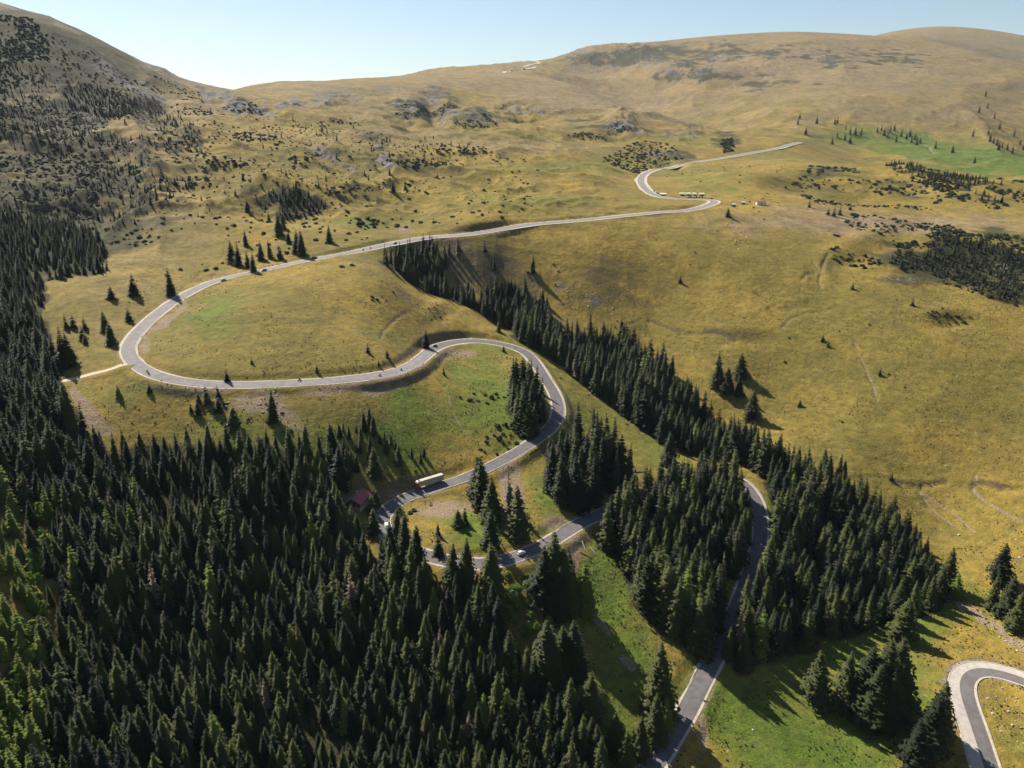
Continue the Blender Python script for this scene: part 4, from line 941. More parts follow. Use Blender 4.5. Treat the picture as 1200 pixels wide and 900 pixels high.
# single trees: photo x of foot, photo y of foot, height in photo pixels, label
LONE = [
 (512, 403.5, 0, ''),]
LONE = [
 (970, 252, 10, 'left of the three spruces by the small hollow in the upper right'), (977, 253, 12, 'middle one of the three spruces by the small hollow'), (984, 252, 11, 'right of the three spruces by the small hollow'), (948, 243, 10, 'dark spruce alone left of the small hollow in the upper right'), (996, 246, 8, 'small spruce alone right of the small hollow in the upper right'),
 (499, 408, 21, 'round dark spruce beside the road bend at the knoll foot'), (584, 389, 14, 'small spruce on the grass above the upper bend'), (431, 413, 12, 'small spruce on the lower right of the knoll'), (454, 419, 10, 'smallest spruce near the road cut of the knoll'),
 (444, 428, 8, 'tiny spruce on the knoll just above the road cut'), (266, 447, 16, 'lone spruce on the knoll edge right above the road'), (295, 426, 8, 'tiny dark spruce on the grass of the knoll'), (371, 435, 9, 'tiny spruce at the lower edge of the knoll meadow'),
 (139, 465, 16, 'small spruce on the bright grass below the side track'), (175, 459, 10, 'squat spruce beside the rubble bank below the bend'), (243, 472, 22, 'dark spruce under the road bank, left of the debris slope'), (256, 466, 16, 'slim spruce just under the road bank'),
 (320, 494, 38, 'tall narrow spruce right of the debris slope'), (232, 486, 16, 'spruce in the small group below the road'), (233, 473, 14, 'slim spruce topmost of the small group below the road'), (224, 482, 12, 'leftmost spruce of the small group below the road'), (274, 500, 26, 'dark spruce in the debris gully'), (256, 482, 18, 'spruce at the left rim of the debris gully'),
 (201, 347, 34, 'tall spruce alone above the curve of the upper road'), (157, 346, 26, 'broad spruce on the slope left of the road curve'), (131, 350, 16, 'spruce left of the broad one on the left slope'), (124, 388, 26, 'slim leaning spruce on the slope above the track'), (131, 404, 28, 'dark spruce just below the slim leaning one'),
 (151, 376, 17, 'short spruce next to the road curve'), (100, 386, 17, 'forked spruce on the grass near the left forest'), (97, 398, 18, 'dark spruce below the forked one'), (78, 384, 18, 'left spruce of a pair near the forest edge'), (86, 384, 17, 'right spruce of a pair near the forest edge'), (100, 403, 12, 'small spruce under the forked spruce'),
 (76, 432, 50, 'tallest spruce of the group at the end of the side track'), (64, 430, 34, 'dark spruce beside the tallest of the track end group'), (84, 428, 40, 'right spruce of the group at the end of the side track'), (50, 420, 42, 'big spruce at the forest corner above the side track'),
 (272, 308, 28, 'left spruce of the row above the upper road'), (280, 312, 30, 'second spruce of the row above the upper road'), (288, 288, 20, 'spruce highest in the row above the upper road'), (291, 314, 22, 'third spruce of the row above the upper road'), (297, 319, 26, 'spruce next to the road in the row above it'),
 (306, 305, 24, 'first spruce of a loose line above the road'), (317, 302, 22, 'second spruce of a loose line above the road'), (328, 304, 18, 'third spruce of a loose line above the road'), (327, 276, 30, 'tall spruce at the head of the loose line'), (338, 285, 18, 'spruce between the loose line and the big pair'),
 (348, 296, 28, 'left spruce of the big pair above the upper road'), (354, 299, 32, 'right spruce of the big pair above the upper road'), (386, 284, 22, 'lone spruce by the hollow above the upper road'), (332, 268, 18, 'short spruce on the slope over the loose line'),
 (290, 248, 16, 'spruce on the slope above the row'), (461, 225, 14, 'dark spruce at the foot of the white stream scar'), (475, 222, 10, 'small spruce right of the white stream scar'),
 (868, 441, 28, 'broad spruce with a long shadow on the right meadow'), (841, 453, 40, 'tall slim spruce at the tip of the forest band'), (852, 460, 30, 'spruce between the slim one and the broad one'), (866, 464, 24, 'short spruce below the broad one'), (880, 490, 36, 'dark spruce leaning out from the forest band'),
 (698, 399, 0, ''), (797, 331, 9, 'tiny lone spruce on the wide right meadow'), (853, 254, 12, 'dark spruce by the scree below the car park'), (964, 400, 8, 'left of two small spruces on the right meadow'), (970, 406, 9, 'right of two small spruces on the right meadow'), (1031, 440, 9, 'small spruce low on the right meadow'),
 (1069, 358, 10, 'round little spruce near the hollow on the right'), (999, 339, 9, 'small spruce beside the cart tracks'), (937, 476, 9, 'small dark spruce above the forest band tip'), (1044, 562, 9, 'little spruce on the line of the ditch'), (624, 320, 22, 'spruce above the gully forest, left of the bushes'), (568, 294, 12, 'small spruce just below the upper road'),
 (651, 383, 0, ''), (649, 423, 14, 'small spruce on the grass right of the upper bend'), (640, 411, 8, 'tiny spruce on the grass right of the upper bend'), (590, 412, 8, 'tiny spruce inside the upper bend'), (520, 439, 10, 'thin spruce on the bank inside the upper bend'),
 (784, 547, 42, 'dark spruce on the grass tip left of the forest band'), (748, 498, 46, 'tall spruce standing forward of the forest band'), (756, 502, 52, 'taller right neighbour of the forward spruce'), (776, 518, 40, 'spruce at the lower end of the forward pair'),
 (568, 595, 62, 'tall spruce by the teal tarpaulin'), (577, 612, 56, 'second tall spruce beside the teal tarpaulin'), (560, 582, 46, 'spruce touching the inner side of the road bend'), (608, 630, 62, 'tall slim spruce between the brown clearing and the green slope'), (575, 640, 46, 'spruce at the lower end of the brown clearing'),
 (597, 600, 50, 'withered reddish brown spruce in the bare clearing'), (537, 618, 22, 'left of two little spruces on the patchy clearing'), (545, 615, 20, 'right of two little spruces on the patchy clearing'), (513, 628, 16, 'tiny spruce on the patchy clearing'), (514, 650, 24, 'spruce above the hidden road, below the patchy clearing'),
 (648, 706, 84, 'tallest spruce right beside the bend with the white car'), (660, 712, 70, 'thick spruce next to the tallest one at the bend'), (636, 704, 66, 'left spruce of the tall group at the bend'), (684, 716, 62, 'slim spruce at the edge of the bright green strip'), (655, 724, 62, 'front spruce of the tall group at the bend'), (640, 690, 50, 'hidden spruce behind the tall group at the bend'), (666, 700, 60, 'spruce on the right of the tall group at the bend'),
 (577, 700, 66, 'spruce in front of the road, left of the alders'), (488, 674, 60, 'spruce overlapping the hairpin road'), (545, 690, 60, 'spruce covering the road under the clearing'), (528, 690, 54, 'spruce left of the one covering the road'), (465, 640, 48, 'spruce inside the tight hairpin'), (474, 650, 52, 'taller spruce inside the tight hairpin'), (458, 668, 56, 'spruce on the outer side of the tight hairpin'),
 (436, 602, 26, 'spruce beside the red roofed house'), (441, 594, 22, 'small spruce between house and road'), (396, 606, 44, 'spruce left of the red roofed house'), (397, 572, 50, 'spruce behind the house on its left'), (418, 634, 34, 'spruce in front of the red roofed house'), (438, 624, 30, 'spruce between the house and the tight hairpin'), (440, 562, 40, 'spruce rising behind the red roofed house'),
 (674, 794, 70, 'tall spruce throwing a long shadow on the green strip'), (658, 790, 58, 'spruce left of the one with the long shadow'), (642, 800, 76, 'broad spruce at the edge of the lower forest'), (690, 850, 66, 'spruce at the corner of the lower forest'), (668, 856, 64, 'spruce behind the lower forest corner'), (772, 836, 84, 'tall spruce on the left side of the lower road'),
 (768, 870, 60, 'spruce right at the lower road edge'), (749, 885, 48, 'small dark spruce between meadow and lower road'), (722, 880, 44, 'rounded spruce on the lower meadow'), (732, 905, 50, 'spruce at the bottom edge by the road'), (780, 856, 40, 'short bright spruce beside the tall roadside one'), (700, 905, 58, 'spruce at the bottom edge of the lower meadow'),
 (955, 823, 64, 'first spruce from the left on the lower right grass'), (986, 830, 68, 'second spruce from the left on the lower right grass'), (1012, 836, 78, 'left spruce of the thick clump on the lower right grass'), (1028, 838, 92, 'tallest spruce of the thick clump on the lower right grass'), (1045, 832, 86, 'right spruce of the thick clump on the lower right grass'), (1020, 848, 70, 'front spruce of the thick clump on the lower right grass'), (1036, 846, 64, 'small front spruce of the thick clump'),
 (1056, 748, 50, 'grey green spruce above the thick clump'), (1048, 725, 50, 'spruce behind the grey green one'), (916, 742, 36, 'pale young spruce left in the shade'), (941, 742, 36, 'pale young spruce right in the shade'),
 (1083, 880, 72, 'big spruce left of the lower hairpin'), (1096, 862, 66, 'spruce nearest the lower hairpin'), (1072, 902, 60, 'spruce at the bottom edge left of the hairpin'), (1104, 884, 0, ''),
 (1170, 684, 48, 'highest of the spruces at the right edge'), (1178, 722, 50, 'middle one of the spruces at the right edge'), (1162, 712, 40, 'left one of the spruces at the right edge'), (1188, 738, 46, 'lowest of the spruces at the right edge'), (1197, 728, 28, 'small spruce cut by the right edge'), (1108, 690, 50, 'spruce at the right tip of the forest band'), (1120, 700, 30, 'pale small spruce beside the stony stream'),
]
FARTREES = [(937, 139), (935, 146), (957, 145), (944, 158), (981, 145), (978, 146), (991, 152), (981, 161), (975, 169), (996, 158), (1002, 158), (1009, 159), (990, 164), (996, 168), (1028, 155), (1033, 153), (1036, 159), (1043, 156), (1048, 153), (1050, 166), (1056, 160), (1062, 163), (1068, 167), (1074, 170), (1078, 168),
            (1040, 162), (1072, 164), (1066, 160), (1096, 174), (1116, 179), (1142, 191), (1140, 160), (1157, 127), (1147, 132), (1165, 139), (1171, 152), (1158, 158), (1160, 166), (1168, 171), (1174, 173), (1180, 176), (1188, 160), (1195, 170), (1199, 176), (1155, 113), (1164, 168), (1170, 176), (1186, 180)]
BUSHY = []
def add_bush(pts_, s0, s1, label, group, seed):
    r_ = random.Random(seed)
    for x, y, z in pts_:
        s_ = s0 + (s1 - s0) * r_.random() ** 1.6; lab_, grp_ = label, group
        if 'left mountain slope' in label:
            px_, py_, _ = proj(x, y, z); w2 = near_word(px_, py_, WORDS['M']); sz = 'large' if s_ > s0 + .55 * (s1 - s0) else 'small'
            lab_ = '%s dark juniper bush on the left mountain, %s' % (sz, w2); grp_ = '%s left mountain junipers %s' % (sz, w2)
        if 'right slope' in label:
            px_, py_, _ = proj(x, y, z); w2 = near_word(px_, py_, WORDS['R']); sz = 'large' if s_ > s0 + .55 * (s1 - s0) else 'small'
            lab_ = '%s dark juniper on the right slope, %s' % (sz, w2); grp_ = '%s right slope junipers %s' % (sz, w2)
        BUSHY.append((x, y, z, s_, lab_, grp_))
add_bush(scatter([(-60, 30), (60, 40), (140, 75), (230, 105), (260, 150), (240, 200), (190, 280), (120, 330), (60, 340), (0, 320), (-60, 300)], 6.5, seed=20, keep=.5, clump=.9), 1.2, 3.4, 'low dark juniper bush on the left mountain slope', 'juniper bushes on the left mountain', 20)
add_bush(scatter([(-60, 120), (90, 130), (120, 200), (110, 300), (60, 330), (-60, 300)], 5, seed=19, keep=.55, clump=.8), 1.2, 3.4, 'low dark juniper bush on the left mountain slope', 'juniper bushes on the left mountain', 19)
add_bush(scatter([(1045, 282), (1110, 270), (1280, 292), (1280, 372), (1190, 358), (1120, 334), (1050, 312)], 4.6, seed=18, keep=.85, clump=1.15), 1.5, 4.2, 'dark juniper bush on the right slope', 'junipers on the right slope', 18)
add_bush(scatter([(1030, 186), (1130, 202), (1280, 226), (1280, 258), (1150, 244), (1050, 206)], 6.5, dmax=1620, seed=17, keep=.8, clump=1.1), 2, 5, 'dark bush on the crest below the green valley', 'bushes on the far crest', 17)
add_bush(scatter([(-60, 10), (40, 22), (60, 60), (40, 90), (0, 110), (-60, 110)], 7, seed=21, keep=.9, clump=.9), 2.4, 5, 'dark dwarf pine bush on the summit of the left mountain', 'dwarf pines on the left summit', 21)
add_bush(scatter([(200, 120), (420, 150), (640, 190), (620, 255), (400, 285), (200, 330), (150, 290)], 12, seed=22, keep=.6, clump=.85), 1.2, 3.2, 'small dark bush on the slope above the upper road', 'bushes above the upper road', 22)
add_bush(scatter([(600, 325), (640, 305), (700, 305), (760, 340), (740, 400), (700, 385), (650, 385), (610, 350)], 7, seed=23, keep=.5, clump=.95), .9, 2.8, 'dark juniper bush among pale stones above the gully forest', 'junipers above the gully forest', 23)
add_bush(scatter([(975, 270), (1000, 250), (1090, 262), (1200, 275), (1280, 300), (1280, 350), (1160, 350), (1060, 320), (975, 312)], 5.5, seed=24, keep=.75, clump=.95), 1.2, 3.4, 'dark juniper bush on the right slope', 'junipers on the right slope', 24)
add_bush(scatter([(920, 220), (950, 195), (1060, 200), (1150, 235), (1200, 245), (1200, 260), (1060, 245), (960, 240)], 8.5, seed=25, keep=.75, clump=.95), 1.8, 4.5, 'dark bush on the crest below the green valley', 'bushes on the far crest', 25)
add_bush(scatter([(1082, 366), (1110, 362), (1140, 370), (1138, 380), (1100, 380)], 5, seed=26, keep=.8), 1.2, 2.6, 'dark bush in the small hollow on the right meadow', 'bushes in the small hollow', 26)
add_bush(scatter([(432, 345), (462, 343), (460, 360), (436, 358)], 5, seed=27, keep=.7), .9, 2.2, 'dark bush on the crown of the knoll', 'bushes on the knoll', 27)
add_bush(scatter([(484, 352), (522, 356), (524, 376), (500, 376)], 5, seed=28, keep=.55), .8, 1.8, 'low bush on the right shoulder of the knoll', 'bushes on the knoll shoulder', 28)
add_bush(scatter([(536, 458), (568, 462), (602, 458), (604, 474), (570, 474), (540, 470)], 4.5, seed=29, keep=.6), 1.2, 2.8, 'dark bush in the row inside the upper bend', 'bushes inside the upper bend', 29)
add_bush(scatter([(574, 500), (600, 492), (618, 520), (590, 530), (560, 545), (556, 535)], 4.2, seed=30, keep=.7, gap=1), 1.2, 2.8, 'dark bush beside the inner edge of the road above the lorry', 'bushes beside the inner road edge', 30)
add_bush(scatter([(430, 500), (500, 490), (520, 560), (470, 590), (440, 560)], 7, seed=31, keep=.35), .8, 2.0, 'small bush on the grass above the lorry', 'bushes above the lorry', 31)
add_bush(scatter([(640, 395), (700, 440), (780, 505), (760, 520), (690, 470), (650, 440)], 7, seed=32, keep=.4), .6, 1.6, 'small bush on the lit grass below the gully forest', 'bushes below the gully forest', 32)
add_bush(scatter([(240, 470), (340, 470), (345, 520), (290, 520), (260, 500)], 5.5, seed=33, keep=.45), .8, 2.0, 'small bush on the debris slope below the road', 'bushes on the debris slope', 33)
add_bush(scatter([(770, 205), (850, 195), (920, 190), (960, 240), (900, 262), (860, 225)], 22, seed=34, keep=.4), 1, 2.2, 'small bush on the grass around the car park', 'bushes around the car park', 34)
add_bush(scatter([(560, 280), (900, 250), (1190, 380), (1190, 560), (1000, 520), (860, 400), (700, 330)], 26, seed=35, keep=.4, clump=.9), .6, 1.5, 'small dark bush scattered on the wide right meadow', 'bushes scattered on the right meadow', 35)
add_bush(scatter([(844, 164), (858, 162), (862, 178), (848, 180)], 8, seed=39, keep=.9, gap=6), 3, 6, 'dark dwarf pine in the hollow above the distant road', 'dwarf pines in the roadside hollow', 39)
add_bush(scatter([(700, 188), (750, 165), (790, 170), (800, 186), (750, 205)], 9, seed=36, keep=.7), 2, 5, 'dark bush on the rocky knob above the distant bend', 'bushes on the rocky knob', 36)
add_bush(scatter([(660, 680), (690, 665), (740, 690), (760, 780), (740, 850), (700, 850), (700, 760)], 9, seed=37, keep=.3), .5, 1.2, 'small shrub on the bright green strip', 'shrubs on the green strip', 37)
add_bush(scatter([(820, 840), (900, 800), (1060, 860), (1060, 960), (800, 960)], 5.5, seed=38, keep=.3), .4, .9, 'low clump of weeds on the lower right grass', 'weed clumps on the lower right grass', 38)
for i_, (ex, ey, rx_, ry_) in enumerate(((512, 126, 22, 10), (558, 142, 28, 9), (482, 130, 22, 8), (365, 188, 32, 7), (455, 207, 24, 7), (492, 192, 28, 7), (440, 264, 28, 7), (725, 151, 14, 6), (540, 176, 32, 8), (300, 158, 30, 8), (345, 168, 26, 8), (262, 192, 30, 8), (410, 225, 30, 8), (230, 215, 30, 8), (620, 128, 30, 4), (400, 145, 30, 6), (690, 160, 30, 5), (285, 128, 24, 8))):
    add_bush(scatter([(ex + rx_ * math.cos(t * .6283), ey + ry_ * math.sin(t * .6283)) for t in range(10)], 6.5, seed=200 + i_, keep=.7, clump=.9), 1.6, 4.6, 'dark dwarf pine in a hollow of the hills above the upper road', 'dwarf pines in the hollows above the upper road', 200 + i_)
STONY = []
def add_stone(pts_, s0, s1, label, group, seed):
    r_ = random.Random(seed)
    for x, y, z in pts_: STONY.append((x, y, z, s0 + (s1 - s0) * r_.random() ** 2, label, group))
add_stone(scatter([(1150, 805), (1200, 802), (1230, 880), (1180, 880), (1156, 845)], 3.4, seed=40, keep=.5, gap=1.5), .4, .85, 'cream coloured stone in the grass inside the lower hairpin', 'stones inside the lower hairpin', 40)
add_stone(scatter([(1080, 590), (1200, 600), (1200, 690), (1130, 700), (1110, 660), (1060, 600)], 10, seed=41, keep=.4), .4, 1.3, 'pale stone on the slope above the stony stream', 'stones above the stony stream', 41)
add_stone(scatter([(838, 248), (862, 250), (880, 280), (880, 305), (860, 300), (850, 270)], 5.5, seed=42, keep=.6), .6, 1.6, 'pale stone in the scree trail below the car park', 'stones below the car park', 42)
add_stone(scatter([(640, 320), (740, 320), (740, 385), (650, 385)], 8, seed=43, keep=.4), .5, 1.3, 'pale stone between the junipers above the gully forest', 'stones among the junipers', 43)
add_stone(scatter([(170, 450), (330, 456), (340, 500), (280, 520), (200, 465)], 5, seed=44, keep=.5), .4, 1.2, 'stone in the rubble under the road bank', 'stones under the road bank', 44)
add_stone(scatter([(715, 750), (745, 765), (760, 800), (735, 795)], 3.2, seed=45, keep=.6), .4, 1.0, 'pale stone in the heap on the green strip', 'stones heaped on the green strip', 45)
add_stone(scatter([(900, 440), (1190, 400), (1190, 590), (1000, 550)], 22, seed=46, keep=.35), .4, 1.0, 'small pale stone lying on the wide right meadow', 'stones on the right meadow', 46)
add_stone(scatter([(1090, 688), (1110, 694), (1150, 716), (1200, 758), (1192, 764), (1140, 724), (1100, 702)], 2.6, seed=47, keep=.6), .35, .9, 'pale stone in the dry stream bed', 'stones in the stream bed', 47)
add_stone(scatter([(810, 870), (850, 850), (910, 850), (870, 900)], 6, seed=48, keep=.4), .3, .7, 'small stone beside the lower road', 'stones beside the lower road', 48)
add_stone(scatter([(1060, 325), (1090, 318), (1200, 312), (1200, 335), (1090, 330)], 9, seed=49, keep=.5), .8, 2.0, 'grey rock in the thicket at the right edge', 'rocks in the right thicket', 49)

# ------------------------------------------------------------------ plant them
def in_view(x, y, z, h):
    px, py, d = proj(x, y, z); _, pt_, _ = proj(x, y, z + h)
    return (px > -20) & (px < 1220) & (pt_ < 905) & (py > -20), py - pt_
def make_tree(name, x, y, z, h, crown, label, group, rz, wide=1.0, cat='tree'):
    r = empty(name, (x, y, z), rz); r.scale = (h * wide, h * wide, h)
    tl = random.Random(int(x * 7 + y * 13)); r.rotation_euler = (tl.gauss(0, .025), tl.gauss(0, .025), rz)
    link_mesh('trunk', TRUNK, parent=r); link_mesh('crown', crown, parent=r)
    return tag(r, label, cat, group)
lone_xy = []
rl = random.Random(5)
for px, py, hp, lab in LONE:
    if not lab: continue
    q = pick(px, py)
    if q is None: continue
    x, y, z = q; d = proj(x, y, z)[2]
    # real height from the height it shows
    h = 10.0
    for _ in range(6):
        _, pt_, _ = proj(x, y, z + h); h *= hp / max(py - float(pt_), .5)
    h = min(h, 36)
    lone_xy.append((x, y))
    dead = 'withered' in lab; small = h < 12; pale = 'pale' in lab or 'bright' in lab
    broad = 'broad' in lab or 'round' in lab or 'squat' in lab or 'thick' in lab
    cr = rl.choice(DEADCROWNS) if dead else rl.choice(LIGHTCROWNS) if pale else rl.choice(SMALLCROWNS) if small else CROWNS[rl.choice([2, 4, 5]) if broad else rl.choice([0, 1, 2, 4, 5, 8])]
    nm = 'withered_spruce' if dead else 'young_spruce' if small else 'spruce_tree'
    make_tree(nm, x, y, z - .2, h, cr, lab, None, rl.uniform(0, 6.28), rl.uniform(1.2, 1.45) * (1.25 if broad else 1.0))
for px, py in FARTREES:
    q = pick(px, py)
    if q is None: continue
    x, y, z = q; d = proj(x, y, z)[2]; h = 9.5 * d / F_PX * rl.uniform(.8, 1.15)
    o = link_mesh('distant_spruce', rl.choice(CROWNS)); o.location = (x, y, z); o.rotation_euler.z = rl.uniform(0, 6.28); o.scale = (h * 1.25, h * 1.25, h)
    wf = 'left of the green side valley' if px < 970 else 'in the loose row over the green side valley' if px < 1016 else 'in the clump over the green side valley' if px < 1085 else 'standing apart in the green side valley' if px < 1143 else 'high on the slope at the right edge' if py < 146 else 'in the far clump at the right edge'
    tag(o, 'small dark distant spruce ' + wf, 'tree', 'distant spruces ' + wf)
lone_xy = np.array(lone_xy)

FOREST = [f for f in FOREST if np.min(np.hypot(lone_xy[:, 0] - f[0], lone_xy[:, 1] - f[1])) > 3.6]
fa = np.array([f[:4] for f in FOREST]); vis, hp = in_view(fa[:, 0], fa[:, 1], fa[:, 2], fa[:, 3])
kinds = [f[6] for f in FOREST]
order = np.argsort(-(hp * vis))
NT = 300
top = [i for i in order if kinds[i] == 'dark'][:NT]
light_i = [i for i in order if kinds[i] == 'light' and vis[i]][:300]
dead_i = [i for i in order if kinds[i] == 'dead' and vis[i]][:300]
for i in top + light_i + dead_i:
    x, y, z, h, lab, grp, kd = FOREST[i]
    crown = {'dark': CROWNS, 'light': LIGHTCROWNS, 'dead': DEADCROWNS}[kd]
    cr = crown[rl.randrange(len(crown))]
    nm = {'dark': 'spruce_tree', 'light': 'light_spruce', 'dead': 'withered_spruce'}[kd]
    if kd == 'dead': lab = lab.replace('dark green', 'withered').replace('dark', 'withered').replace('light green young', 'withered young'); grp = 'withered ' + grp
    elif kd == 'light' and 'light' not in lab: lab = lab.replace('dark green', 'lighter green').replace('dark', 'lighter green'); grp = 'lighter ' + grp
    elif kd == 'dark' and 'light' in lab: lab = lab.replace('light green', 'darker green'); grp = 'darker ' + grp
    make_tree(nm, x, y, z - .3, h, cr, lab, grp, rl.uniform(0, 6.28), rl.uniform(.9, 1.22))
used = set(top + light_i + dead_i)
rest = [i for i in range(len(FOREST)) if i not in used]

def instancer(name, pts_, scl, wid, meshes, label, seed=0):
    """one object of kind stuff: the plants too many and too small to be told apart"""
    col = bpy.data.collections.new(name + '_kinds')
    for k, m in enumerate(meshes):
        o = bpy.data.objects.new('%s_kind' % name, m); col.objects.link(o)
    me = bpy.data.meshes.new(name); me.from_pydata([tuple(p) for p in pts_], [], [])
    n_ = len(pts_); r_ = np.random.RandomState(seed)
    a = me.attributes.new('size', 'FLOAT_VECTOR', 'POINT'); a.data.foreach_set('vector', np.stack([scl * wid, scl * wid, scl], -1).astype(np.float32).ravel())
    a = me.attributes.new('turn', 'FLOAT_VECTOR', 'POINT'); t = np.zeros((n_, 3), np.float32); t[:, 2] = r_.uniform(0, 6.28, n_); t[:, 0] = r_.normal(0, .03, n_); t[:, 1] = r_.normal(0, .03, n_); a.data.foreach_set('vector', t.ravel())
    a = me.attributes.new('pick', 'INT', 'POINT'); a.data.foreach_set('value', r_.randint(0, len(meshes), n_).astype(np.int32))
    o = bpy.data.objects.new(name, me); C.objects.link(o)
    ng = bpy.data.node_groups.new(name + '_nodes', 'GeometryNodeTree')
    ng.interface.new_socket('Geometry', in_out='INPUT', socket_type='NodeSocketGeometry'); ng.interface.new_socket('Geometry', in_out='OUTPUT', socket_type='NodeSocketGeometry')
    N = ng.nodes; L = ng.links
    gi = N.new('NodeGroupInput'); go = N.new('NodeGroupOutput'); ip = N.new('GeometryNodeInstanceOnPoints'); ci = N.new('GeometryNodeCollectionInfo')
    ci.inputs['Collection'].default_value = col; ci.inputs['Separate Children'].default_value = True; ci.inputs['Reset Children'].default_value = True
    def attr(nm, ty):
        q = N.new('GeometryNodeInputNamedAttribute'); q.data_type = ty; q.inputs['Name'].default_value = nm; return q.outputs['Attribute']
    L.new(gi.outputs[0], ip.inputs['Points']); L.new(ci.outputs[0], ip.inputs['Instance']); ip.inputs['Pick Instance'].default_value = True
    L.new(attr('pick', 'INT'), ip.inputs['Instance Index']); L.new(attr('turn', 'FLOAT_VECTOR'), ip.inputs['Rotation']); L.new(attr('size', 'FLOAT_VECTOR'), ip.inputs['Scale'])
    L.new(ip.outputs[0], go.inputs[0])
    md = o.modifiers.new('plants', 'NODES'); md.node_group = ng
    o['label'] = label; o['kind'] = 'stuff'
    return o
def joinm(a, b, name):      # crown and trunk in one mesh for the far trees
    va = [tuple(v.co) for v in a.vertices]; fa_ = [tuple(p.vertices) for p in a.polygons]
    vb = [tuple(v.co) for v in b.vertices]; fb = [tuple(i + len(va) for i in p.vertices) for p in b.polygons]
    return mesh_from(name, va + vb, fa_ + fb, [a.materials[0], b.materials[0]], [0] * len(fa_) + [1] * len(fb))
FULL = [joinm(c, TRUNK, 'spruce') for c in CROWNS]
rr_ = np.array(rest)
w_ = rng.uniform(.92, 1.25, len(rr_))
instancer('spruce_forest', fa[rr_, :3] - [0, 0, .3], fa[rr_, 3], w_, FULL, 'dark spruces of the forests, belts and slopes beyond the nearest ones', 3)

ba = np.array([b[:4] for b in BUSHY]); vis, hp = in_view(ba[:, 0], ba[:, 1], ba[:, 2], ba[:, 3])
order = np.argsort(-(hp * vis)); topb = list(order[:300]); tb = set(topb)
for i in topb:
    x, y, z, s, lab, grp = BUSHY[i]
    o = link_mesh('juniper_bush', rl.choice(BUSHES)); o.location = (x, y, z - .1); o.rotation_euler.z = rl.uniform(0, 6.28); o.scale = (s * rl.uniform(.8, 1.2), s * rl.uniform(.8, 1.2), s)
    tag(o, lab, 'bush', grp)
rb = np.array([i for i in range(len(BUSHY)) if i not in tb])
instancer('juniper_scrub', ba[rb, :3] - [0, 0, .1], ba[rb, 3], rng.uniform(.8, 1.3, len(rb)), BUSHES, 'dark juniper and dwarf pine scrub scattered over the slopes', 5)
for x, y, z, s, lab, grp in LEAFY:
    o = link_mesh('alder_bush', rl.choice(LEAFB)); o.location = (x, y, z - .2); o.rotation_euler.z = rl.uniform(0, 6.28); o.scale = (s * .8, s * .8, s)
    tag(o, lab, 'bush', grp)
sa_ = sorted(STONY, key=lambda s: -s[3] / math.hypot(s[0], s[1]))[:300]
for x, y, z, s, lab, grp in sa_:
    o = link_mesh('stone', rl.choice(STONES)); o.location = (x, y, z); o.rotation_euler.z = rl.uniform(0, 6.28); o.scale = (s, s, s)
    tag(o, lab, 'stone', grp)
# litter on the forest floor where the trees stand close
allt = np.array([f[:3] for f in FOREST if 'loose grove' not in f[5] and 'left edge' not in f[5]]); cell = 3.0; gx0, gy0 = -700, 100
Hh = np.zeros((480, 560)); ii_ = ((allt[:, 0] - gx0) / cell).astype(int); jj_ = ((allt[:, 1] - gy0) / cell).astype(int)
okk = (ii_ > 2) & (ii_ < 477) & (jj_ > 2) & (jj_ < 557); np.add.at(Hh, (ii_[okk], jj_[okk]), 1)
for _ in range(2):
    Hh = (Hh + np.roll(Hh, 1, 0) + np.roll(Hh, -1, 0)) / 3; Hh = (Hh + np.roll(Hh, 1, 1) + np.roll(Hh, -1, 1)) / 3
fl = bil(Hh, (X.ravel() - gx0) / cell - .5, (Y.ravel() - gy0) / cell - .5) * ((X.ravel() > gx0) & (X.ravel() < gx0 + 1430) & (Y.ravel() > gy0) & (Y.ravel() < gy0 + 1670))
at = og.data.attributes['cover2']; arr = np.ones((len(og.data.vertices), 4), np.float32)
arr[:-1, 0] = DRY.ravel(); arr[:-1, 1] = HEATH_SHADE.ravel(); arr[:-1, 2] = np.clip(fl * 7, 0, 1) * (1 - np.clip(ROADMASK.ravel(), 0, 1)); at.data.foreach_set('color', arr.ravel())
# tufts of coarse grass and weeds: nobody could count them
tuft_pts = []
for poly, sp, kp, sd2 in (([(640, 660), (800, 640), (1230, 640), (1230, 960), (600, 960)], 1.25, .55, 51), ([(100, 455), (640, 400), (720, 520), (640, 640), (480, 640), (430, 520), (130, 520)], 1.9, .5, 52),
                          ([(150, 320), (480, 300), (640, 380), (500, 440), (150, 445)], 2.8, .4, 53), ([(640, 330), (1230, 320), (1230, 660), (1080, 640), (860, 470), (700, 420)], 2.3, .5, 54)):
    tuft_pts.append(scatter(poly, sp, dmax=760, keep=kp, clump=.95, seed=sd2, gap=.8))
tp_ = np.concatenate(tuft_pts)
TUFT = []
for i in range(4):
    r_ = random.Random(700 + i); V = []; F = []
    for k in range(16):
        a = r_.uniform(0, 6.28); l_ = r_.uniform(.25, .6); w2 = .13; h_ = r_.uniform(.5, 1.0); b = len(V); ca, sa = math.cos(a), math.sin(a)
        V += [(-sa * w2, ca * w2, -.05), (sa * w2, -ca * w2, -.05), (ca * l_ * .6, sa * l_ * .6, h_), (ca * l_ * 1.3, sa * l_ * 1.3, h_ * .6)]
        F += [(b, b + 1, b + 2), (b + 1, b + 3, b + 2)]
    TUFT.append(mesh_from('grass_tuft', V, F, [M_TUFT]))
tsz = .22 + .42 * rng.uniform(0, 1, len(tp_)) ** 2.5
instancer('grass_tufts', tp_, tsz, rng.uniform(1.0, 1.8, len(tp_)), TUFT, 'coarse grass tufts and weeds over the meadows', 8)
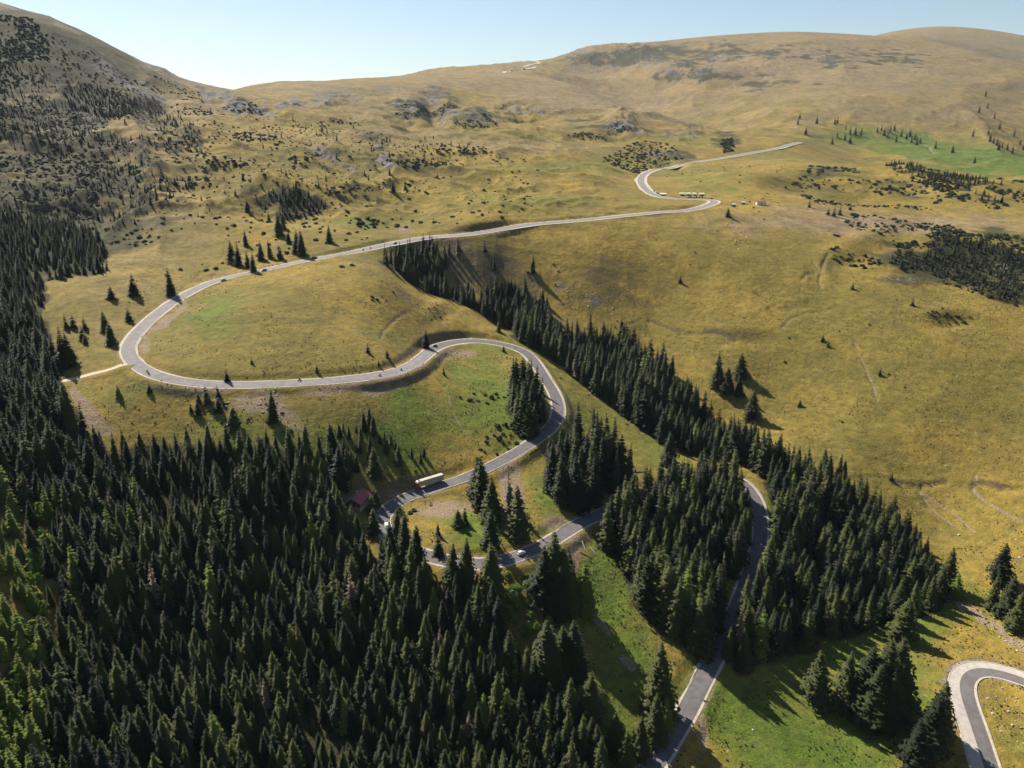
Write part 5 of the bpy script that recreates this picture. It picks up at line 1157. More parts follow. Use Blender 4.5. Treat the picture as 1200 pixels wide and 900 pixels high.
print('TUFTS', len(tp_)); print('TREES', len(FOREST), 'light', len(light_i), 'dead', len(dead_i), 'BUSH', len(BUSHY), 'STONE', len(STONY), 'leafy', len(LEAFY))
# ------------------------------------------------------------------ things people put here
import bmesh
def paint(name, col, rough=.35, metal=0.0):
    m = simple(name, col, rough, metal, var=.05, scale=2, spec=.5); return m
M_GLASS = simple('dark_window_glass', (.02, .024, .028), .12, var=.05, spec=.6)
M_TYRE = simple('tyre_rubber', (.022, .021, .02), .85, var=.1)
M_RIM = simple('wheel_rim', (.35, .35, .36), .35, .7, var=.08)
M_LAMP = simple('lamp_glass', (.75, .75, .7), .2, var=.03)
M_TAIL = simple('tail_lamp_glass', (.35, .02, .015), .25, var=.05)
M_BLACKP = simple('black_plastic', (.03, .03, .03), .6, var=.1)
PW = {'white': paint('white_car_paint', (.72, .72, .71)), 'silver': paint('silver_car_paint', (.42, .43, .44), .3, .4), 'grey': paint('grey_car_paint', (.13, .14, .15), .3, .3), 'dark': paint('dark_blue_car_paint', (.025, .032, .055), .3),
      'black': paint('black_car_paint', (.018, .018, .02), .25), 'red': paint('red_car_paint', (.32, .03, .02), .3), 'cream': paint('cream_van_paint', (.66, .60, .45), .4)}
def loft(bm, stations, sides_fn):
    rings = []
    for s in stations: rings.append([bm.verts.new(p) for p in sides_fn(*s)])
    for a, b in zip(rings[:-1], rings[1:]):
        n_ = len(a)
        for k in range(n_): bm.faces.new((a[k], a[(k + 1) % n_], b[(k + 1) % n_], b[k]))
    bm.faces.new(rings[0][::-1]); bm.faces.new(rings[-1])
def done(bm, name, mat, parent=None, smooth=False):
    bmesh.ops.recalc_face_normals(bm, faces=bm.faces)
    me = bpy.data.meshes.new(name); bm.to_mesh(me); bm.free()
    return link_mesh(name, me, mat, parent, smooth)
def bx(bm, x0, x1, y0, y1, z0, z1, bev=0.0):
    r = bmesh.ops.create_cube(bm, size=1)['verts']
    for v in r: v.co = Vector((x0 + (v.co.x + .5) * (x1 - x0), y0 + (v.co.y + .5) * (y1 - y0), z0 + (v.co.z + .5) * (z1 - z0)))
    if bev:
        es = list({e for v in r for e in v.link_edges}); bmesh.ops.bevel(bm, geom=es, offset=bev, segments=2, affect='EDGES')
def sect(x, hw_, z0, z1, tap=.88):
    h = z1 - z0; c = min(.12, h * .3)
    return [(x, -hw_ * .94, z0), (x, hw_ * .94, z0), (x, hw_, z0 + c), (x, hw_ * (1 + tap) / 2, z1 - c), (x, hw_ * tap, z1), (x, -hw_ * tap, z1), (x, -hw_ * (1 + tap) / 2, z1 - c), (x, -hw_, z0 + c)]
def wheel(parent, x, y, r=.33, w=.22):
    bm = bmesh.new(); m = Matrix.Translation((x, y, r)) @ Matrix.Rotation(math.pi / 2, 4, 'X')
    bmesh.ops.create_cone(bm, cap_ends=True, segments=18, radius1=r, radius2=r, depth=w, matrix=m)
    t = done(bm, 'wheel', M_TYRE, parent)
    bm = bmesh.new(); bmesh.ops.create_cone(bm, cap_ends=True, segments=12, radius1=r * .62, radius2=r * .55, depth=w + .03, matrix=m)
    done(bm, 'rim', M_RIM, t); return t
def make_car(colour, style='hatch'):
    root = empty('parked_car'); pm = PW[colour]; tall = style in ('suv', 'van')
    zt = 1.72 if style == 'suv' else 1.95 if style == 'van' else 1.45; zs = 1.0 if tall else .86
    bm = bmesh.new()
    loft(bm, [(-2.12, .72, .35, zs * .82), (-2.02, .84, .28, zs * .96), (-1.4, .89, .24, zs), (0, .9, .24, zs), (1.0, .89, .24, zs * .97), (1.75, .84, .26, zs * .86), (2.1, .70, .34, zs * .68)], lambda x, h, a, b: sect(x, h, a, b, .92))
    if style == 'van': st = [(-2.0, .80, zs - .06, zt - .12), (-1.85, .80, zs - .06, zt), (.75, .79, zs - .06, zt), (1.55, .74, zs - .1, zs + .08)]
    elif style == 'suv': st = [(-2.0, .74, zs - .06, zs + .1), (-1.75, .76, zs - .06, zt - .05), (.1, .76, zs - .06, zt), (1.05, .76, zs - .08, zs + .06)]
    else: st = [(-1.85, .70, zs - .06, zs + .06), (-1.25, .72, zs - .06, zt - .03), (.05, .72, zs - .06, zt), (.98, .74, zs - .08, zs + .02)]
    loft(bm, st, lambda x, h, a, b: sect(x, h, a, b, .86))
    bmesh.ops.bevel(bm, geom=[e for e in bm.edges if e.calc_length() > .5], offset=.03, segments=1, affect='EDGES')
    done(bm, 'body', pm, root, False)
    def quadpart(name, quads, mat):
        bm = bmesh.new()
        for q in quads:
            vs = [bm.verts.new(p) for p in q]; f = bm.faces.new(vs)
            bm.faces.ensure_lookup_table()
            n_ = (Vector(q[1]) - Vector(q[0])).cross(Vector(q[2]) - Vector(q[0])).normalized() * .012
            for v in vs: v.co += n_
            g = bmesh.ops.extrude_face_region(bm, geom=[f])['geom']
            for v in [x for x in g if isinstance(x, bmesh.types.BMVert)]: v.co -= n_ * 1.5
        return done(bm, name, mat, root)
    xf1, xf0 = st[-1][0], st[-2][0]; xb0, xb1 = st[0][0], st[1][0]; wt, wb = st[-2][1] * .80, st[-1][1] * .86
    zf = st[-1][3]; zr = st[-2][3]
    quadpart('windscreen', [[(xf1 - .06, -wb, zf + .02), (xf1 - .06, wb, zf + .02), (xf0 + .08, wt, zr - .03), (xf0 + .08, -wt, zr - .03)]], M_GLASS)
    quadpart('rear_window', [[(xb0 + .03, wb, st[0][3] + .02), (xb0 + .03, -wb, st[0][3] + .02), (xb1 - .03, -wt, st[1][3] - .06), (xb1 - .03, wt, st[1][3] - .06)]], M_GLASS)
    for s in (-1, 1):
        yy = s * (st[1][1] * .985); yt = s * (st[1][1] * .90)
        for xa, xb in ((xb1 + .05, -.35), (-.27, xf0 - .02)):
            q = [(xa, yy, zs + .05), (xb + (.25 if xb > -.3 else 0), yy, zs + .05), (xb, yt, zt - .17), (xa + .05, yt, zt - .17)]
            quadpart('side_window', [q if s < 0 else q[::-1]], M_GLASS)
        for x_ in (-1.32, 1.30): wheel(root, x_, s * .80)
        bm = bmesh.new(); bx(bm, 1.93, 2.09, s * .58 - .16, s * .58 + .16, zs * .58, zs * .72, .02); done(bm, 'headlight', M_LAMP, root)
        bm = bmesh.new(); bx(bm, -2.1, -1.98, s * .66 - .12, s * .66 + .12, zs * .66, zs * .84, .02); done(bm, 'tail_light', M_TAIL, root)
    return root
def copy_tree(o, parent=None):
    c = o.copy(); C.objects.link(c); c.parent = parent
    for ch in KIDS.get(o.as_pointer(), []): copy_tree(ch, c)
    return c
KIDS = {}
def index_kids(o):
    KIDS[o.as_pointer()] = list(o.children)
    for c in o.children: index_kids(c)
CARS = {}
def get_car(colour, style):
    k = (colour, style)
    if k not in CARS:
        r = make_car(colour, style); index_kids(r); CARS[k] = r; return r
    return copy_tree(CARS[k])
def on_road(px, py, lat=None, R_=None):
    """spot on the road surface the photo shows at px,py -> location, heading"""
    R_ = R_ or RM
    q = pick(px, py); 
    rx, ry, _ = proj(R_['x'], R_['y'], R_['z'])
    cand = (rx - px) ** 2 + (ry - py) ** 2 * 4
    i = int(np.argmin(cand)); 
    l_ = ((q[0] - R_['x'][i]) * R_['nx'][i] + (q[1] - R_['y'][i]) * R_['ny'][i]) if lat is None else lat
    l_ = max(-R_['w'][i] * .5 - 1.0, min(R_['w'][i] * .5 + 1.0, l_))
    x = R_['x'][i] + R_['nx'][i] * l_; y = R_['y'][i] + R_['ny'][i] * l_; z = R_['z'][i] + max(-1.5, min(1.5, l_ * R_['bank'][i])) + .21
    k = min(i + 1, len(R_['x']) - 1); j = max(i - 1, 0)
    slope = (R_['z'][k] - R_['z'][j]) / max(math.hypot(R_['x'][k] - R_['x'][j], R_['y'][k] - R_['y'][j]), .1)
    return (x, y, z), math.atan2(R_['ty'][i], R_['tx'][i]), slope, R_['bank'][i]
def seat(o, loc, hd, slope=0, bank=0, flip=False):
    if flip: hd += math.pi; slope = -slope; bank = -bank
    o.location = loc; o.rotation_euler = (math.atan(bank), -math.atan(slope), hd)
for px, py, col, st_, flip, lab, nm in (
    (453.5, 619, 'white', 'van', False, 'white van driving round the tight hairpin below the house', 'white_van'),
    (610, 650, 'white', 'suv', True, 'white car driving past the tall trees on the shaded lower road', 'car'),
    (511, 406, 'dark', 'hatch', True, 'dark car beside the round spruce at the foot of the knoll', 'car'),
    (260, 330, 'silver', 'hatch', False, 'silver car on the long curve at the left', 'car'),
    (371, 303, 'black', 'suv', False, 'black car on the upper road where the tyre tracks turn off', 'car'),
    (310, 317.5, 'grey', 'hatch', True, 'dark grey car on the upper road left of the knoll top', 'car'),
    (461, 286, 'grey', 'hatch', True, 'grey car on the upper road near the stream crossing', 'car')):
    o = get_car(col, st_); o.name = nm; loc, hd, sl, bk2 = on_road(px, py)
    seat(o, loc, hd, sl, bk2, flip); tag(o, lab, 'van' if 'van' in nm else 'car')
def on_ground(px, py):
    q = pick(px, py); return q
def stand(o, px, py, hd=0.0, dz=0.0, fit=True):
    x, y, z = pick(px, py)
    o.location = (x, y, z + dz)
    if fit:
        e_ = 1.5
        gx = (float(ground(x + e_, y)[0]) - float(ground(x - e_, y)[0])) / (2 * e_); gy = (float(ground(x, y + e_)[0]) - float(ground(x, y - e_)[0])) / (2 * e_)
        n_ = Vector((-gx, -gy, 1)).normalized(); t = Vector((math.cos(hd), math.sin(hd), 0)); t = (t - n_ * t.dot(n_)).normalized(); b_ = n_.cross(t)
        o.rotation_euler = Matrix((t, b_, n_)).transposed().to_euler()
    else: o.rotation_euler.z = hd
    return o
for px, py, col, st_, hd, lab in ((401, 313, 'grey', 'suv', .15, 'dark car parked on the worn grass of the knoll top, left of two'), (413, 311.5, 'black', 'hatch', .2, 'dark car parked on the worn grass of the knoll top, right of two'), (510, 293, 'cream', 'van', .3, 'pale van parked below the upper road beside the gully trees')):
    o = stand(get_car(col, st_), px, py, hd); o.name = 'parked_car' if st_ != 'van' else 'pale_van'; tag(o, lab, 'van' if st_ == 'van' else 'car')
# cars at the far car park
ck = ['silver', 'dark', 'white', 'grey', 'red', 'black', 'white', 'silver', 'dark', 'grey', 'white', 'black', 'red']
wds = {'silver': 'silver', 'dark': 'dark blue', 'white': 'white', 'grey': 'grey', 'red': 'red', 'black': 'black'}
spots = [(806, 231.2), (809, 231.4), (812.5, 231.4), (816, 231.6), (819.5, 231.6), (823, 232), (826.5, 232), (830, 232.4), (834, 233), (766.5, 224.5), (768.5, 226), (770.5, 227.3), (773, 228.4)]
where = ['first car of the row by the market stalls', 'second car of the row by the market stalls', 'third car of the row by the market stalls', 'fourth car of the row by the market stalls', 'fifth car of the row by the market stalls', 'sixth car of the row, past the stalls', 'seventh car of the row, past the stalls', 'eighth car of the row, past the stalls',
         'last car of the row, at the tip of the car park', 'uppermost car parked at the inner bend', 'second car parked at the inner bend', 'third car parked at the inner bend', 'lowest car parked at the inner bend']
for (px, py), c_, w2 in zip(spots, ck, where):
    o = stand(get_car(c_, 'hatch' if c_ != 'white' else 'suv'), px, py, 1.2 + (.4 if px < 790 else 0), dz=.1); o.name = 'parked_car'
    tag(o, '%s car, the %s' % (wds[c_], w2), 'car', 'cars in the far car park')

# the lorry: red cab, long cream box trailer, on the outer verge of the bend
def make_lorry():
    r = empty('lorry')
    mb = simple('cream_trailer_paint', (.42, .36, .27), .5, var=.12, scale=.6); mr = paint('red_cab_paint', (.30, .055, .035), .4); mroof = simple('pale_cab_roof', (.60, .54, .44), .5, var=.08)
    bm = bmesh.new(); bx(bm, -8.0, 4.6, -1.27, 1.27, 1.15, 3.95, .05); body = done(bm, 'trailer_box', mb, r)
    bm = bmesh.new()
    for k in range(9): bx(bm, -7.4 + k * 1.4, -7.32 + k * 1.4, -1.3, 1.3, 1.2, 3.98)
    done(bm, 'trailer_rib', mb, body)
    for s in (-1, 1):
        bm = bmesh.new(); bx(bm, -8.06, -8.0, s * .64 - .60, s * .64 + .60, 1.2, 3.85, .01); d = done(bm, 'rear_door', mb, r)
        bm = bmesh.new(); bx(bm, -8.12, -8.06, s * .2 - .03, s * .2 + .03, 1.3, 3.7); done(bm, 'door_bar', M_RIM, d)
        bm = bmesh.new(); bx(bm, -6.2, 2.0, s * 1.2 - .03, s * 1.2 + .03, .55, .95); done(bm, 'side_guard', M_RIM, r)
        bm = bmesh.new(); bx(bm, -8.1, -8.0, s * 1.0 - .18, s * 1.0 + .18, .8, .95); done(bm, 'tail_light', M_TAIL, r)
    bm = bmesh.new(); bx(bm, -8.0, 7.2, -.45, .45, .75, 1.12); done(bm, 'chassis', M_BLACKP, r)
    bm = bmesh.new(); loft(bm, [(5.25, 1.22, .6, 3.1), (6.7, 1.24, .55, 3.1), (7.25, 1.22, .5, 2.5), (7.4, 1.18, .5, 1.6)], lambda x, h, a, b: sect(x, h, a, b, .97))
    cab = done(bm, 'cab', mr, r)
    bm = bmesh.new(); loft(bm, [(5.3, 1.15, 3.05, 3.95), (5.9, 1.15, 3.05, 3.9), (6.8, 1.05, 3.05, 3.3)], lambda x, h, a, b: sect(x, h, a, b, .9)); done(bm, 'roof_deflector', mroof, r)
    bm = bmesh.new()
    vs = [bm.verts.new(p) for p in ((7.27, -1.08, 1.95), (7.27, 1.08, 1.95), (6.85, 1.02, 2.98), (6.85, -1.02, 2.98), (7.42, -1.08, 1.75), (7.42, 1.08, 1.75))]
    bm.faces.new((vs[4], vs[5], vs[1], vs[0])); bm.faces.new((vs[0], vs[1], vs[2], vs[3]))
    for v in bm.verts: v.co.x += .06
    done(bm, 'windscreen', M_GLASS, cab)
    for s in (-1, 1):
        bm = bmesh.new(); bx(bm, 5.95, 6.75, s * 1.235 - .02, s * 1.235 + .02, 1.85, 2.75); done(bm, 'side_window', M_GLASS, cab)
        bm = bmesh.new(); bx(bm, 7.36, 7.46, s * .85 - .2, s * .85 + .2, .75, .98); done(bm, 'headlight', M_LAMP, r)
        bm = bmesh.new(); bx(bm, 6.95, 7.15, s * 1.42 - .1, s * 1.42 + .1, 2.0, 2.8); done(bm, 'mirror', M_BLACKP, r)
        for x_ in (-6.6, -5.3, -4.0, 5.0, 6.55): wheel(r, x_, s * 1.05, .5, .32)
    bm = bmesh.new(); bx(bm, 7.3, 7.5, -1.2, 1.2, .35, .7, .03); done(bm, 'bumper', M_BLACKP, r)
    return r
lorry = make_lorry(); loc, hd, sl, bk2 = on_road(508, 568, lat=None)
i_ = int(np.argmin((proj(RM['x'], RM['y'], RM['z'])[0] - 506) ** 2 + (proj(RM['x'], RM['y'], RM['z'])[1] - 571) ** 2))
sd_ = 3.6
for sgn in (1, -1):        # the side away from the camera
    if RM['ny'][i_] * sgn > 0: break
lx = RM['x'][i_] + RM['nx'][i_] * sd_ * sgn; ly = RM['y'][i_] + RM['ny'][i_] * sd_ * sgn
lorry.location = (lx, ly, RM['z'][i_] + max(-1.5, min(1.5, sd_ * sgn * RM['bank'][i_])) + .2)
lorry.rotation_euler = (0, -math.atan(-sl), hd + math.pi)
tag(lorry, 'long cream box lorry with a red cab parked on the bend', 'lorry')

# motorcycles and riders
M_JACK = simple('dark_riding_suit', (.03, .03, .035), .8, var=.2); M_HELM = simple('white_helmet', (.6, .6, .58), .3, var=.05); M_SKIN = simple('skin', (.45, .27, .19), .6, var=.05)
M_SHIRT = simple('red_shirt', (.3, .06, .05), .8, var=.1)
def skinned(name, pts_, edges, radii, mat, parent=None):
    me = bpy.data.meshes.new(name); me.from_pydata(pts_, edges, []); o = link_mesh(name, me, mat, parent)
    md = o.modifiers.new('skin', 'SKIN')
    for i, v in enumerate(me.skin_vertices[0].data if me.skin_vertices else []): pass
    return o
def limb(bm, pts_, rad, seg=8):
    prev = None
    for i, (p, r_) in enumerate(zip(pts_, rad)):
        p = Vector(p); d = (Vector(pts_[min(i + 1, len(pts_) - 1)]) - Vector(pts_[max(i - 1, 0)])).normalized()
        a = d.orthogonal().normalized(); b = d.cross(a)
        ring = [bm.verts.new(p + (a * math.cos(t) + b * math.sin(t)) * r_) for t in [2 * math.pi * k / seg for k in range(seg)]]
        if prev:
            best_ = min(range(seg), key=lambda k: (ring[k].co - prev[0].co).length)
            ring = ring[best_:] + ring[:best_]
            if (ring[1].co - prev[1].co).length > (ring[-1].co - prev[1].co).length: ring = [ring[0]] + ring[1:][::-1]
            for k in range(seg): bm.faces.new((prev[k], prev[(k + 1) % seg], ring[(k + 1) % seg], ring[k]))
        else: bm.faces.new(ring[::-1])
        prev = ring
    bm.faces.new(prev)
def remesh_body(bm, name, mat, parent=None, vox=.035):
    bmesh.ops.recalc_face_normals(bm, faces=bm.faces)
    me = bpy.data.meshes.new(name); bm.to_mesh(me); bm.free()
    o = link_mesh(name, me, mat, parent); md = o.modifiers.new('one_surface', 'REMESH'); md.mode = 'VOXEL'; md.voxel_size = vox; md.use_smooth_shade = True
    return o
def rider_body(seated=True, mat=None):
    bm = bmesh.new()
    if seated:
        limb(bm, [(-.25, 0, .82), (-.12, 0, 1.1), (.05, 0, 1.36), (.10, 0, 1.44)], [.17, .16, .19, .10]); limb(bm, [(.10, 0, 1.42), (.14, 0, 1.54)], [.06, .06])
        for s in (-1, 1):
            limb(bm, [(.04, s * .17, 1.36), (.28, s * .30, 1.18), (.52, s * .28, 1.10)], [.075, .055, .04]); limb(bm, [(.50, s * .28, 1.10), (.58, s * .24, 1.07)], [.045, .035])
            limb(bm, [(-.22, s * .11, .82), (.18, s * .2, .74), (-.02, s * .2, .32), (.1, s * .2, .27)], [.11, .08, .055, .045])
        head = (.16, 0, 1.63)
    else:
        limb(bm, [(0, 0, .92), (0, 0, 1.15), (0, 0, 1.42), (0, 0, 1.48)], [.16, .14, .18, .09]); limb(bm, [(0, 0, 1.45), (0, 0, 1.58)], [.06, .055])
        for s in (-1, 1):
            limb(bm, [(0, s * .19, 1.40), (.03, s * .26, 1.12), (.10, s * .24, .88), (.13, s * .23, .78)], [.07, .05, .04, .04])
            limb(bm, [(0, s * .1, .92), (.02 * s, s * .11, .5), (.04 * s, s * .11, .08), (.04 * s + .16, s * .12, .05)], [.11, .075, .05, .045])
        head = (.02, 0, 1.68)
    bmesh.ops.create_icosphere(bm, subdivisions=2, radius=.115, matrix=Matrix.Translation(head))
    return remesh_body(bm, 'person', mat or M_JACK), head
def make_bike(mat_p, riderlabel):
    r = empty('motorcycle')
    for x_ in (-.7, .75):
        bm = bmesh.new(); m = Matrix.Translation((x_, 0, .32)) @ Matrix.Rotation(math.pi / 2, 4, 'X')
        bmesh.ops.create_cone(bm, cap_ends=True, segments=16, radius1=.32, radius2=.32, depth=.13, matrix=m); done(bm, 'wheel', M_TYRE, r)
    bm = bmesh.new(); bx(bm, -.4, .35, -.16, .16, .3, .66, .05); done(bm, 'engine', M_RIM, r)
    bm = bmesh.new(); loft(bm, [(-.15, .1, .66, .86), (.1, .17, .64, .98), (.4, .14, .66, .94)], lambda x, h, a, b: sect(x, h, a, b, .7)); done(bm, 'tank', mat_p, r)
    bm = bmesh.new(); loft(bm, [(-.85, .1, .74, .84), (-.5, .15, .68, .80), (-.1, .13, .66, .8)], lambda x, h, a, b: sect(x, h, a, b, .8)); done(bm, 'seat', M_BLACKP, r)
    bm = bmesh.new(); limb(bm, [(.42, 0, 1.0), (.75, 0, .34)], [.05, .04]); done(bm, 'fork', M_RIM, r)
    bm = bmesh.new(); limb(bm, [(.5, -.36, 1.05), (.46, 0, 1.02), (.5, .36, 1.05)], [.02, .025, .02]); done(bm, 'handlebar', M_BLACKP, r)
    bm = bmesh.new(); bmesh.ops.create_icosphere(bm, subdivisions=2, radius=.1, matrix=Matrix.Translation((.58, 0, .9))); done(bm, 'headlight', M_LAMP, r)
    p, head = rider_body(True)
    bm = bmesh.new(); bmesh.ops.create_icosphere(bm, subdivisions=2, radius=.15, matrix=Matrix.Translation(head)); done(bm, 'helmet', M_HELM, p)
    return r, p
bike0, pers0 = make_bike(PW['black'], ''); index_kids(bike0); index_kids(pers0)
first = True
for px, py, w2 in ((172.5, 436.5, 'near the side track, leading of two'), (176.5, 440, 'near the side track, following of two'), (351.5, 446.5, 'on the straight below the knoll'), (445, 441, 'by the road cut of the knoll, left of two'), (470, 434.5, 'by the road cut of the knoll, right of two'), (422.5, 294.5, 'on the upper road by the turn-off, left of two'), (433, 292, 'on the upper road by the turn-off, right of two'), (616, 655.5, 'behind the white car on the lower road')):
    b_ = bike0 if first else copy_tree(bike0); p_ = pers0 if first else copy_tree(pers0); first = False
    loc, hd, sl, bk2 = on_road(px, py)
    seat(b_, loc, hd, sl, bk2); seat(p_, loc, hd, sl, bk2)
    tag(b_, 'black motorcycle ' + w2, 'motorcycle'); tag(p_, 'rider in dark suit ' + w2, 'person')
p_, _h = rider_body(False, M_SHIRT); p_.name = 'person'; loc, hd, sl, bk2 = on_road(459.5, 586); p_.location = loc; p_.rotation_euler.z = 1.0; tag(p_, 'person in a red top standing at the roadside by the house', 'person')

# ------------------------------------------------------------------ the house with the red roof
def planks(parent, x0, x1, y, z0, z1, mat, n_, axis='x', name='plank', gable=None):
    for k in range(n_):
        a = x0 + (x1 - x0) * k / n_; b = x0 + (x1 - x0) * (k + 1) / n_ - .03
        zt = z1 if gable is None else z1 + gable * (1 - abs(((a + b) / 2 - (x0 + x1) / 2) / ((x1 - x0) / 2)))
        bm = bmesh.new()
        if axis == 'x': bx(bm, a, b, y - .03, y + .03, z0, zt)
        else: bx(bm, y - .03, y + .03, a, b, z0, zt)
        done(bm, name, mat, parent)
def make_house():
    r = empty('house'); L, W_, hw2, hr = 6.4, 4.0, 3.0, 2.6
    mw = simple('dark_timber', (.075, .05, .035), .85, var=.25, scale=2, bump=.3); mr = simple('red_metal_roof', (.30, .06, .055), .45, .0, var=.12, scale=.8, spec=.6); mr2 = simple('pale_metal_roof', (.42, .42, .43), .35, .3, var=.12, scale=.8, spec=.6); mst = simple('stone_plinth', (.25, .235, .21), .9, var=.2, bump=.4)  # the second roof slope gets a paler grey metal
    bm = bmesh.new(); bx(bm, -L, L, -W_, W_, -2.5, .5, .03); done(bm, 'plinth', mst, r)
    bm = bmesh.new(); loft(bm, [(-L + .1, 0, 0, 0), (L - .1, 0, 0, 0)], lambda x, a, b, c: [(x, -W_ + .1, .5), (x, W_ - .1, .5), (x, W_ - .1, hw2), (x, 0, hw2 + hr - .1), (x, -W_ + .1, hw2)]); wall = done(bm, 'wall', mw, r)
    for s in (-1, 1):      # roof made of standing-seam sheets
        n_ = 13
        bm = bmesh.new(); ov = .7
        ex = W_ + ov; ez = hw2 - hr * ov / W_
        vs = [bm.verts.new(p) for p in ((-L - ov, 0, hw2 + hr), (L + ov, 0, hw2 + hr), (L + ov, s * ex, ez), (-L - ov, s * ex, ez))]
        f = bm.faces.new(vs); g = bmesh.ops.extrude_face_region(bm, geom=[f])['geom']
        for v in g:
            if isinstance(v, bmesh.types.BMVert): v.co.z += .12
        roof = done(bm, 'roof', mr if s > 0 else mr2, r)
        for k in range(n_ + 1):
            x_ = -L - ov + .03 + (2 * (L + ov) - .06) * k / n_
            bm = bmesh.new(); vs = [bm.verts.new(p) for p in ((x_ - .03, s * .1, hw2 + hr + .05), (x_ + .03, s * .1, hw2 + hr + .05), (x_ + .03, s * ex, ez + .12), (x_ - .03, s * ex, ez + .12))]
            f = bm.faces.new(vs); g = bmesh.ops.extrude_face_region(bm, geom=[f])['geom']
            for v in g:
                if isinstance(v, bmesh.types.BMVert): v.co.z += .08
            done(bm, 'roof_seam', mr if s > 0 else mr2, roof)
    bm = bmesh.new(); bx(bm, -1.5, -.7, -1.6, -.8, hw2 + hr - 1.6, hw2 + hr + .9, .02); ch = done(bm, 'chimney', mst, r)
    bm = bmesh.new(); bx(bm, -1.6, -.6, -1.7, -.7, hw2 + hr + .9, hw2 + hr + 1.02); done(bm, 'chimney_cap', M_CONC, ch)
    mf = simple('pale_window_frame', (.5, .42, .3), .7)
    def window(x, y, z, ax, w_=1.1, h_=1.1):
        bm = bmesh.new()
        if ax == 'y':   # on long side
            bx(bm, x - w_ / 2, x + w_ / 2, y - .05, y + .05, z, z + h_); f = done(bm, 'window', mf, r)
            s = 1 if y > 0 else -1; bm = bmesh.new(); bx(bm, x - w_ / 2 + .1, x - .04, y + s * .05, y + s * .07, z + .1, z + h_ - .1); bx(bm, x + .04, x + w_ / 2 - .1, y + s * .05, y + s * .07, z + .1, z + h_ - .1); done(bm, 'pane', M_GLASS, f)
        else:
            bx(bm, x - .05, x + .05, y - w_ / 2, y + w_ / 2, z, z + h_); f = done(bm, 'window', mf, r)
            s = 1 if x > 0 else -1; bm = bmesh.new(); bx(bm, x + s * .05, x + s * .07, y - w_ / 2 + .1, y - .04, z + .1, z + h_ - .1); bx(bm, x + s * .05, x + s * .07, y + .04, y + w_ / 2 - .1, z + .1, z + h_ - .1); done(bm, 'pane', M_GLASS, f)
    for x_ in (-4.5, -1.5, 4.5): window(x_, W_ - .06, 1.2, 'y'); window(x_, -W_ + .06, 1.2, 'y')
    for y_ in (-2, 2): window(L - .06, y_, 1.2, 'x'); window(-L + .06, y_, 1.2, 'x')
    window(L - .06, 0, 3.6, 'x', .9, .9)
    bm = bmesh.new(); bx(bm, 1.2, 2.2, W_ - .12, W_ - .0, .5, 2.6); d = done(bm, 'door', M_CONC, r); bm = bmesh.new(); bx(bm, 1.3, 1.36, W_, W_ + .08, 1.5, 1.6); done(bm, 'handle', M_RIM, d)
    return r
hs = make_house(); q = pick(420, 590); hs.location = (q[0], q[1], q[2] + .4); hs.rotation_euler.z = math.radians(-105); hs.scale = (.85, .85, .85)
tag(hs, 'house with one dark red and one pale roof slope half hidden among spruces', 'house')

# ------------------------------------------------------------------ stalls, tents and sheds round the car park
M_TENT = simple('white_awning', (.60, .61, .62), .8, var=.06, scale=1); M_TENTG = simple('green_awning', (.08, .22, .12), .8, var=.1)
M_WOOD = simple('weathered_wood', (.22, .17, .12), .9, var=.2, scale=3); M_SHEDR = simple('red_shed_roof', (.30, .07, .06), .6, var=.12)
def make_stall(L_=12.0, W2=4.0, roofm=M_TENT, roofpieces=3):
    r = empty('market_stall')
    for k in range(roofpieces):
        x0 = -L_ / 2 + L_ * k / roofpieces; x1 = x0 + L_ / roofpieces - .1
        bm = bmesh.new(); loft(bm, [(x0, 0, 0, 0), (x1, 0, 0, 0)], lambda x, a, b, c: [(x, -W2 / 2, 2.3), (x, W2 / 2, 2.3), (x, W2 / 2, 2.4), (x, 0, 3.2), (x, -W2 / 2, 2.4)]); done(bm, 'awning', roofm, r)
    for k in range(roofpieces + 1):
        for s in (-1, 1):
            bm = bmesh.new(); x_ = -L_ / 2 + L_ * k / roofpieces; bx(bm, x_ - .05, x_ + .05, s * (W2 / 2 - .1) - .05, s * (W2 / 2 - .1) + .05, -.3, 2.3); done(bm, 'post', M_RIM, r)
    bm = bmesh.new(); bx(bm, -L_ / 2 + .4, L_ / 2 - .4, -1.2, -.5, .75, .85); bx(bm, -L_ / 2 + .5, L_ / 2 - .5, -1.1, -.6, 0, .75); done(bm, 'table', M_WOOD, r)
    bm = bmesh.new()
    rs = random.Random(9)
    for k in range(14):
        x_ = -L_ / 2 + .7 + k * (L_ - 1.4) / 14; bx(bm, x_, x_ + .5, -1.1, -.6, .86, .86 + rs.uniform(.15, .4))
    done(bm, 'goods', M_SHIRT, r)
    return r
